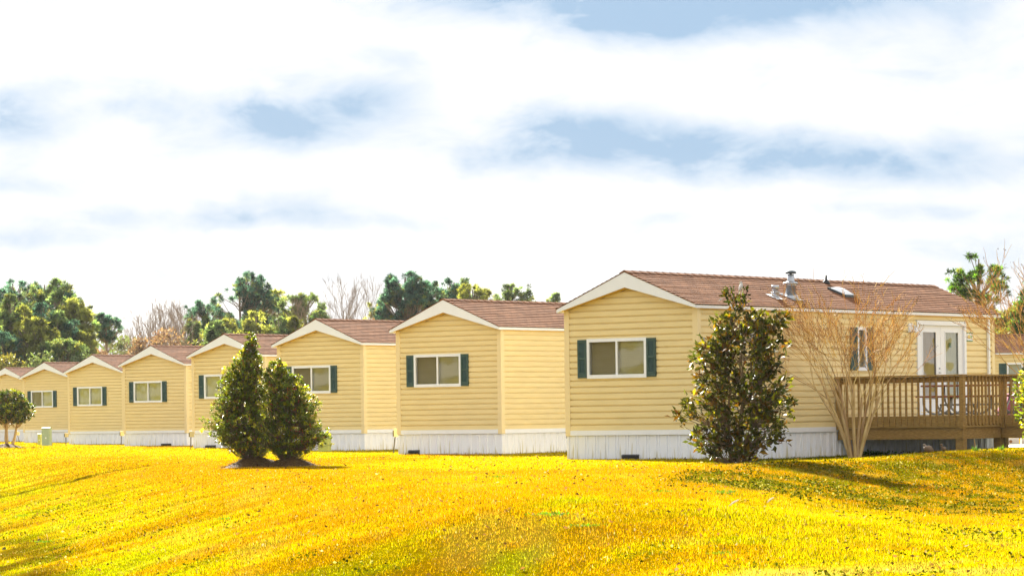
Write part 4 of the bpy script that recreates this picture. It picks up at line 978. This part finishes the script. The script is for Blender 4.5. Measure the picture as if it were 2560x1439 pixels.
pine(620, 683, 262, 70, 830, 'tallest middle pine with a wide round crown and forked trunk', 0, 900, trunks=3, shape=([0, .2, .45, .7, .9, 1], [.85, .95, 1.0, .92, .68, .3]), dens=30)
pine(690, 730, 268, 42, 860, 'yellow green pine leaning against the tallest middle pine', 2, 420, shape=tall)
pine(762, 738, 256, 46, 815, 'sparse pine with curved limbs above the home right of the hollies', 1, 300, shape=sparse, gap=.36)
pine(803, 778, 252, 24, 812, 'little pine at the right end of the middle cluster', 1, 90, shape=sparse, gap=.36)
pine(575, 800, 240, 62, 900, 'low yellow green pine below the tallest middle pine', 2, 460, shape=tall)
pine(487, 800, 250, 30, 880, 'low sparse green tree left of the middle cluster', 1, 180, shape=tall)
pine(948, 752, 262, 26, 830, 'small pine at the left side of the dense dark pine', 2, 170, shape=sparse, gap=.36)
pine(1018, 685, 250, 66, 820, 'dense dark round pine above the second nearest home', 0, 1300, shape=([0, .2, .5, .75, .92, 1], [.8, 1.0, 1.0, .88, .6, .25]), dens=32)
pine(1078, 700, 254, 34, 820, 'pine on the right shoulder of the dense dark pine', 0, 460, shape=tall)
pine(1140, 697, 262, 42, 820, 'round pine left of the isolated round pine', 0, 560, shape=sparse, gap=.36)
pine(1186, 716, 256, 48, 820, 'yellow green pine rising behind the second nearest roof', 2, 520, shape=sparse, gap=.36)
pine(1278, 710, 266, 50, 820, 'isolated round pine above the roof of the second nearest home', 1, 560, shape=sparse, gap=.36)
pine(1392, 737, 272, 16, 800, 'tip of a small pine left of the nearest roof', 1, 80, shape=sparse, gap=.36)
pine(2446, 634, 150, 74, 776, 'open crowned pine with separate tufts beyond the right end of the nearest roof', 3, 300, ts=.25, dens=44, gap=.42, shape=([0, .15, .35, .55, .8, 1], [.35, .75, 1.0, .92, .6, .35]), group=None, lean=6)
pine(2520, 775, 170, 62, 900, 'green pine thicket behind the second row home at the right', 2, 420, shape=tall, group=None)
pine(2575, 700, 158, 40, 880, 'pine cut off by the right edge of the photo', 3, 300, shape=tall, group=None)
for k, (px, top, D, s, lb_) in enumerate([(402, 774, 255, 3, 'dark stemmed bare tree, tallest of the brown thicket'), (432, 782, 262, 4, 'bare tree in the middle of the brown thicket'), (462, 774, 258, 5, 'bare tree at the right of the brown thicket, beside the middle pines'),
        (372, 802, 268, 6, 'low bare tree at the left end of the brown thicket'), (350, 828, 270, 16, 'lowest bare tree of the brown thicket, farthest left'), (448, 800, 245, 8, 'shorter bare tree in front of the brown thicket'), (385, 788, 248, 31, 'twiggy bare tree left of the dark stemmed one'), (472, 790, 250, 33, 'twiggy bare tree touching the small dark pine'), (412, 792, 252, 37, 'thin bare tree just behind the dark stemmed one'), (418, 806, 240, 18, 'shorter bare tree before the dark stemmed one'),
        (858, 742, 255, 9, 'bare tree standing leftmost of three above the roof gap'), (878, 728, 256, 10, 'middle and tallest of three bare trees above the roof gap'), (902, 732, 258, 15, 'bare tree standing rightmost of three above the roof gap'),
        (735, 772, 246, 20, 'pale bare tree in front of the sparse pine'), (285, 838, 262, 23, 'small bare tree right of the lone slender pine')]):
    bare(px, top, D, lb_, s)
for px, top, D, hw, lb_, m in [(320, 842, 275, 46, 'rounded dull green bush in the sky gap right of the lone pine', PM[1]), (355, 838, 250, 44, 'brown thicket bush at the foot of the leftmost bare trees', M['scrub']), (420, 822, 236, 66, 'wide brown thicket bush under the bare trees', M['scrub']),
        (250, 872, 240, 40, 'dull brown bush left of the fourth farthest roof', M['scrub']), (500, 862, 228, 40, 'olive bush behind the ridge of the fifth nearest home', PM[2]), (670, 828, 236, 60, 'brown green bush right of the middle pines', M['scrub']), (740, 800, 240, 50, 'olive bush below the sparse pine', PM[2]), (595, 840, 226, 50, 'yellow green bush right behind the fourth nearest roof', PM[2]),
        (930, 785, 245, 30, 'brownish bush left of the dense dark pine', M['scrub']), (2500, 830, 152, 46, 'yellow olive bush above the second row roof at the right', PM[2]), (20, 890, 215, 70, 'olive bush low behind the farthest home', PM[2]), (110, 880, 214, 60, 'olive bush low behind the farthest roofs, middle of the left cluster', PM[1]), (210, 890, 216, 60, 'green bush low behind the third farthest roof', PM[1])]:
    scrub(px, top, D, hw, lb_, m)
# distant wood closing the gaps
n = 26000; X = rng.uniform(-130, 130, n); Hh = 8+4*fbm(X*.05+40, X*0+.5, 77)*1.6; Pz = Hh*rng.random(n)**.7; Yd = 420+rng.uniform(-10, 10, n)
Dv = rnd_dirs(n, .5); Nn = rnd_dirs(n)
fw = quad_obj('distant_wood', leaf_verts(np.c_[X, Yd, Pz], Dv, Nn, rng.uniform(.5, 1.3, n), np.full(n, .45)), PM[1], None); tag(fw, 'low wood on the horizon behind all the pines', 'wood', kind='stuff')

# ---------------------------------------------------------------- weeds and small things
def rosette(px, py, D, size, nl, label, upr=.8, group=None, stalk=False, wid=.25, flat=False, cat='weed', name='weed_plant'):
    p = hit(px, py); e = empty(name, p, 0, label=label, cat=cat, group=group)
    Dv = rnd_dirs(nl, upr); Dv[:, 2] = np.abs(Dv[:, 2]); Dv = unit(Dv); Nn = unit(rnd_dirs(nl, .6)); Nn = unit(Nn-Dv*np.sum(Nn*Dv, 1)[:, None])
    P = rng.normal(0, 1, (nl, 3))*[size*(1.0 if flat else .12), size*.5*(1 if flat else .2), 0]; P[:, 2] = rng.random(nl)*(size*.25 if flat else .02)
    L = size*(.35 if flat else 1.0)*rng.uniform(.6, 1.1, nl); V = leaf_verts(P, Dv, Nn, L, L*wid); quad_obj('leaves', V, M['leafy'], e)
    if stalk:
        s = MB(); s.tube([(0, 0, 0), (.01, 0, size*.8), (-.01, 0, size*1.5)], .006, 5); s.build('stalk', M['twig_tan'], e)
rosette(2120, 1136, 74.2, .26, 520, 'leafy lime green plants around the foot of the crape myrtle', .7, flat=True, wid=.5)
rosette(2178, 1137, 74.0, .24, 420, 'lime green plants right of the foot of the crape myrtle', .7, flat=True, wid=.5)
rosette(2437, 1127, 71.5, .17, 26, 'spiky light green weed with a stalk in front of the deck pier', .9, stalk=True, wid=.14)
rosette(2503, 1125, 71.5, .15, 24, 'spiky light green weed without a stalk, right of the deck pier', .7, wid=.14)
rosette(118, 1356, 47.6, .10, 90, 'dark green weed with a thin stalk low on the left bank', .5, flat=True, stalk=True, wid=.55)
rosette(148, 1349, 47.9, .06, 50, 'small dark green weed just right of the stalked one', .4, flat=True, wid=.55)
for px, py, D, s, lb_ in [(60, 1290, 50.5, .10, 'dark green weed patch on the upper left bank'), (560, 1300, 50.2, .11, 'long dark green weed patch in the middle of the bank'), (1010, 1181, 65, .10, 'flat green weed on the orange lawn'), (1245, 1195, 62, .12, 'broad flat green weed on the lawn below the nearest home'), (492, 1343, 48.2, .05, 'tiny green weed in the lower middle left'), (792, 1340, 48.4, .05, 'tiny green weed in the lower middle'), (1650, 1232, 58, .12, 'green weed clump where the right bank begins'), (1800, 1236, 58, .16, 'bushy dark green weed clump on the right bank'), (1380, 1290, 51, .15, 'tall bright grass clump in the centre of the bank'), (1462, 1318, 49.4, .10, 'dark grass clump near the pale flowers'), (1800, 1386, 45.5, .09, 'grass clump on the lower right lawn')]:
    rosette(px, py, D, s, 90, lb_, .8, flat=True, wid=.4)
def lump(name, px, py, D, sx, sz, label, cat, m):
    p = hit(px, py); mb = MB(); mb.lathe([(.2*sx, -.2*sz), (.8*sx, 0), (1.0*sx, .3*sz), (.8*sx, .7*sz), (.4*sx, .95*sz), (.02, sz)], 12)
    mb.v = [(x*(1+.18*math.sin(y*90+z*60)), y*.8, z*(1+.15*math.sin(x*80))) for x, y, z in mb.v]; o = mb.build(name, m); o.location = (p.x, p.y, tz(p.x, p.y)); tag(o, label, cat)
M['rock'] = mat('dark_rock', (.07, .05, .03), .9, var=.4, vs=20, bump=.01)
lump('rock', 10, 1374, 46.6, .030, .05, 'dark rock in the grass at the lower left edge', 'rock', M['rock'])
lump('rock', 98, 1351, 47.9, .024, .035, 'small dark rock left of the stalked weed', 'rock', M['rock'])
def cone(px, py, D, ln, label):
    p = hit(px, py+2); e = empty('ground_bird', (p.x, p.y, tz(p.x, p.y)+.01), R(15), label=label, cat='bird', group='small brown birds on the ground by the deck')
    b = MB(); pr = [(-.5, .06, .012), (-.38, .07, .03), (-.15, .09, .075), (.1, .10, .085), (.28, .12, .06), (.38, .15, .045)]
    b.tube([(x*ln, 0, z) for x, z, r in pr], [r*ln/.26 for x, z, r in pr], 10); c = (.44*ln, 0, .175); b.tube([(c[0]-.03, 0, c[2]), (c[0]-.015, 0, c[2]+.004), (c[0]+.01, 0, c[2]+.004), (c[0]+.03, 0, c[2])], [.012, .03, .028, .008], 8)
    b.build('body', M['birdbrown'], e); q = MB(); q.tube([(c[0]+.028, 0, c[2]), (c[0]+.055, 0, c[2]-.006)], [.007, .002], 6); q.build('beak', M['black'], e)
    l = MB(); l.tube([(.0, .015, -.02), (.0, .015, .05)], .004, 5); l.tube([(.0, -.015, -.02), (.0, -.015, .05)], .004, 5); l.build('legs', M['black'], e)
    e.rotation_euler = (0, 0, R(200))
M['birdbrown'] = mat('brown_plumage', (.20, .13, .08), .8, var=.4, vs=20)
cone(2322, 1132, 71.2, .24, 'longer brown bird crouched on the grass in front of the deck')
cone(2360, 1131, 71.4, .14, 'small brown bird to the right of the longer one by the deck')
for px, py, D, ln, lb_, an in [(1836, 1268, 54.3, .16, 'longer pale dry stick at the foot of the right bank', .5), (1928, 1260, 55.2, .11, 'shorter pale dry stick at the foot of the right bank', .4)]:
    p = hit(px, py); s = MB(); s.tube([(-ln/2, 0, .02), (0, .01, .045), (ln/2, 0, .06)], [.009, .011, .007], 6); o = s.build('stick', mat('pale_stick', (.75, .66, .5), .8)); o.location = (p.x, p.y, tz(p.x, p.y)+.02); o.rotation_euler = (0, -.25, an); tag(o, lb_, 'stick')
p = hit(1650, 1200); s = MB(); s.face([(-.05, 0, .03), (0, -.02, .055), (.06, 0, .06), (0, .03, .035)]); s.face([(-.05, 0, .03), (-.08, .01, .02), (-.05, .01, .035)]); o = s.build('dry_leaf', M['rock']); o.location = (p.x, p.y, tz(p.x, p.y)+.02); tag(o, 'dark curled dry leaf alone on the yellow lawn', 'leaf')
# bird on the magnolia
def bird():
    p = at(1852, 723, 65.5); e = empty('perched_bird', p, 0, label='grey and black bird perched on the topmost magnolia sprig', cat='bird')
    b = MB(); pts = [(-.035, 0, -.05), (-.022, 0, -.01), (-.006, 0, .03), (.008, 0, .07), (.012, 0, .10), (.012, 0, .125), (.013, 0, .145), (.012, 0, .158)]
    b.tube(pts, [.008, .022, .036, .038, .028, .022, .022, .008], 12); b.build('body', M['birdgrey'], e)
    w = MB()
    for sd in (-1, 1): w.face([(.03, sd*.030, .095), (.012, sd*.040, .05), (-.025, sd*.022, -.025), (-.005, sd*.036, .03), (.025, sd*.034, .06)])
    w.build('wing', M['black'], e); t = MB(); t.bar((-.028, 0, -.03), (-.055, 0, -.11), .022, .006); t.build('tail', M['black'], e)
    k = MB(); k.tube([(.030, 0, .143), (.056, 0, .139)], [.007, .002], 6); k.build('beak', M['black'], e)
    c = MB(); c.tube([(.030, -.004, .147), (.0345, -.005, .147)], .006, 6); c.box((-.012, -.0225, .138), (.035, .0225, .150)); c.build('eye_stripe', M['black'], e)
    l = MB(); l.tube([(0, .01, .01), (.005, .01, -.05)], .003, 5); l.tube([(0, -.01, .01), (.005, -.01, -.05)], .003, 5); l.build('legs', M['black'], e)
M['birdgrey'] = mat('grey_plumage', (.62, .62, .64), .8)
bird()

# ---------------------------------------------------------------- grass
def grass(y0, y1, rho, hgt, wid, seed, two=False):
    ym = np.linspace(y0, y1, 50); wdt = .37*ym+4; n = int(wdt.mean()*(y1-y0)*rho)
    y = rng.choice(ym, n, p=wdt/wdt.sum())+rng.uniform(0, (y1-y0)/50, n); x = rng.uniform(-.5, .5, n)*(.37*y+4)
    k = ~inside_home(x, y, .01); x, y = x[k], y[k]; n = len(x)
    b = x/y; d_ = sdist(x, y); bank = sst(.040, .062, b)*sst(-.6, .4, d_)*(1-sst(5.2, 6.0, d_))
    hv = hgt*(.55+.9*fbm(x*1.3, y*.8, seed+5))*rng.uniform(.6, 1.35, n)*(1+.35*bank*sst(.45, .6, fbm(x*2.5, y*1.5, 91)))
    edge = inside_home(x, y, .35)
    hv = hv*(1+.9*(rng.random(n) < .02))*(1+.9*edge*(fbm(x*2.1, y*2.1, 8) > .5))
    z = terrain(x, y); a = rng.uniform(0, 2*PI, n); ca, sa = np.cos(a), np.sin(a); ww = wid*rng.uniform(.6, 1.3, n)/2
    le = rng.uniform(0, 1.0, n); la = rng.uniform(0, 2*PI, n); lx, ly = np.cos(la)*le*hv, np.sin(la)*le*hv
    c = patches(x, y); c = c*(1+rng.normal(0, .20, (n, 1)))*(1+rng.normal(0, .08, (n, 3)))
    r = rng.random(n); pale = r < .02; c[pale] = np.array([.50, .42, .22])*rng.uniform(.7, 1.05, (pale.sum(), 1)); br = (r > .03) & (r < .13); c[br] = np.array([.13, .055, .006])*rng.uniform(.6, 1.2, (br.sum(), 1))
    gr = (r > .9); c[gr] = np.array([.07, .085, .002])*rng.uniform(.6, 1.3, (gr.sum(), 1))
    c = np.clip(c, .001, .92)
    A = np.c_[x-ca*ww, y-sa*ww, z-.01]; B = np.c_[x+ca*ww, y+sa*ww, z-.01]; T = np.c_[x+lx, y+ly, z+hv*np.sqrt(np.clip(1-le*le*.6, .1, 1))]
    if two:
        m1 = (A*.5+T*.5)+np.c_[-lx*.12, -ly*.12, hv*.10]; m2 = m1+np.c_[ca*ww*1.5, sa*ww*1.5, 0*x]
        V = np.stack([A, B, m2, T, m1], 1).reshape(-1, 3); return V, 5, np.repeat(c, 5, 0), n
    return np.stack([A, B, T], 1).reshape(-1, 3), 3, np.repeat(c, 3, 0), n
def grass_obj(name, label, specs):
    Vs, Cs = [], []
    for s in specs:
        V, k, c, n = grass(*s); Vs.append(V); Cs.append(c)
    V = np.concatenate(Vs); C = np.concatenate(Cs); o = link(name, np_mesh(name, V, len(V)//3, 3, np.c_[C, np.ones(len(C))]), M['grass']); tag(o, label, 'grass', kind='stuff')
grass_obj('lawn_grass', 'short yellow and orange winter grass covering lawn and bank', [(28, 46, 1500, .029, .010, 1), (46, 62, 1000, .030, .012, 2), (62, 78, 700, .026, .015, 3), (78, 110, 220, .028, .02, 4), (110, 200, 70, .035, .03, 5)])
n = 2600; y = rng.uniform(30, 85, n); x = rng.uniform(-.18, .18, n)*y; k = ~inside_home(x, y, 0); x, y = x[k], y[k]; n = len(x)
Dv = unit(rnd_dirs(n, .1)*[1, 1, .5]); Nn = unit(rnd_dirs(n, 1.0)); L = rng.uniform(.03, .07, n); P = np.c_[x, y, terrain(x, y)+.035]
pal = np.array([[.45, .36, .22], [.20, .10, .04], [.06, .03, .012], [.50, .45, .32]])[rng.choice(4, n, p=[.12, .5, .38, .0])]
o = link('fallen_leaves', np_mesh('fallen_leaves', leaf_verts(P, Dv, Nn, L, L*.6), n, 4, np.c_[np.repeat(pal, 4, 0), np.ones(4*n)]), M['grass']); tag(o, 'small dry leaves scattered over the whole lawn', 'leaves', kind='stuff')
# broad leaved ground cover in drifts, thickest on the right bank
n = 190000; y = rng.uniform(30, 75, n); x = rng.uniform(-.19, .19, n)*y; b = x/y; t = sdist(x, y); bank = sst(.040, .062, b)*sst(-.6, .4, t)*(1-sst(5.0, 5.8, t))*sst(44, 49, y)
pr = .75*bank*sst(.44, .56, fbm(x*2.4, y*1.1, 71))*1.0+sst(.61, .70, fbm(x*1.3, y*.7, 81))*sst(1, 3, t)*.25+.8*np.exp(-((t-5.6)/.25)**2)*sst(.06, .075, b)*sst(51, 54, y)*sst(.35, .5, fbm(x*1.5, y*0, 83)); k = rng.random(n) < pr; x, y = x[k], y[k]; n = len(x)
P = np.c_[x, y, terrain(x, y)+rng.uniform(.02, .075, n)]; Dv = unit(rnd_dirs(n, .2)*[1, 1, .6]); Nn = unit(rnd_dirs(n, 1.2)); c = np.array([.05, .055, .002])*rng.uniform(.2, 2.4, (n, 1)); c[rng.random(n) < .06] = (.3, .28, .10)
L = rng.uniform(.025, .06, n); o = link('ground_cover', np_mesh('ground_cover', leaf_verts(P, Dv, Nn, L, L*.7), n, 4, np.c_[np.repeat(c, 4, 0), np.ones(4*n)]), M['grass']); tag(o, 'patchy broad leaved green ground cover, thickest on the right bank', 'ground cover', kind='stuff')

# ---------------------------------------------------------------- air
hz = MB(); hz.box((-900, -60, -6), (900, 700, 22)); ho = hz.build('haze', None); tag(ho, kind='stuff')
hm = bpy.data.materials.new('haze_air'); hm.use_nodes = True; t = hm.node_tree; t.nodes.clear(); hout = N(t, 'ShaderNodeOutputMaterial'); pv = N(t, 'ShaderNodeVolumePrincipled')
pv.inputs['Color'].default_value = (.93, .96, 1.0, 1); pv.inputs['Density'].default_value = .00007; pv.inputs['Anisotropy'].default_value = 0.0; t.links.new(pv.outputs[0], hout.inputs['Volume']); ho.data.materials.append(hm)

# woods to the left of and behind the viewer, mirrored in the window glass
n = 16000; yy = rng.uniform(-80, 160, n); hh = 2.5+9*fbm(yy*.12+5, yy*0+2.5, 88, 3); zz = hh*rng.random(n)**.7
sw_ = quad_obj('side_wood', leaf_verts(np.c_[-150+rng.uniform(-4, 4, n), yy, zz], rnd_dirs(n, .5), rnd_dirs(n), rng.uniform(.5, 1.3, n), np.full(n, .5)), PM[1], None); tag(sw_, 'tree belt beside the meadow, seen only as reflections in the windows', 'wood', kind='stuff')
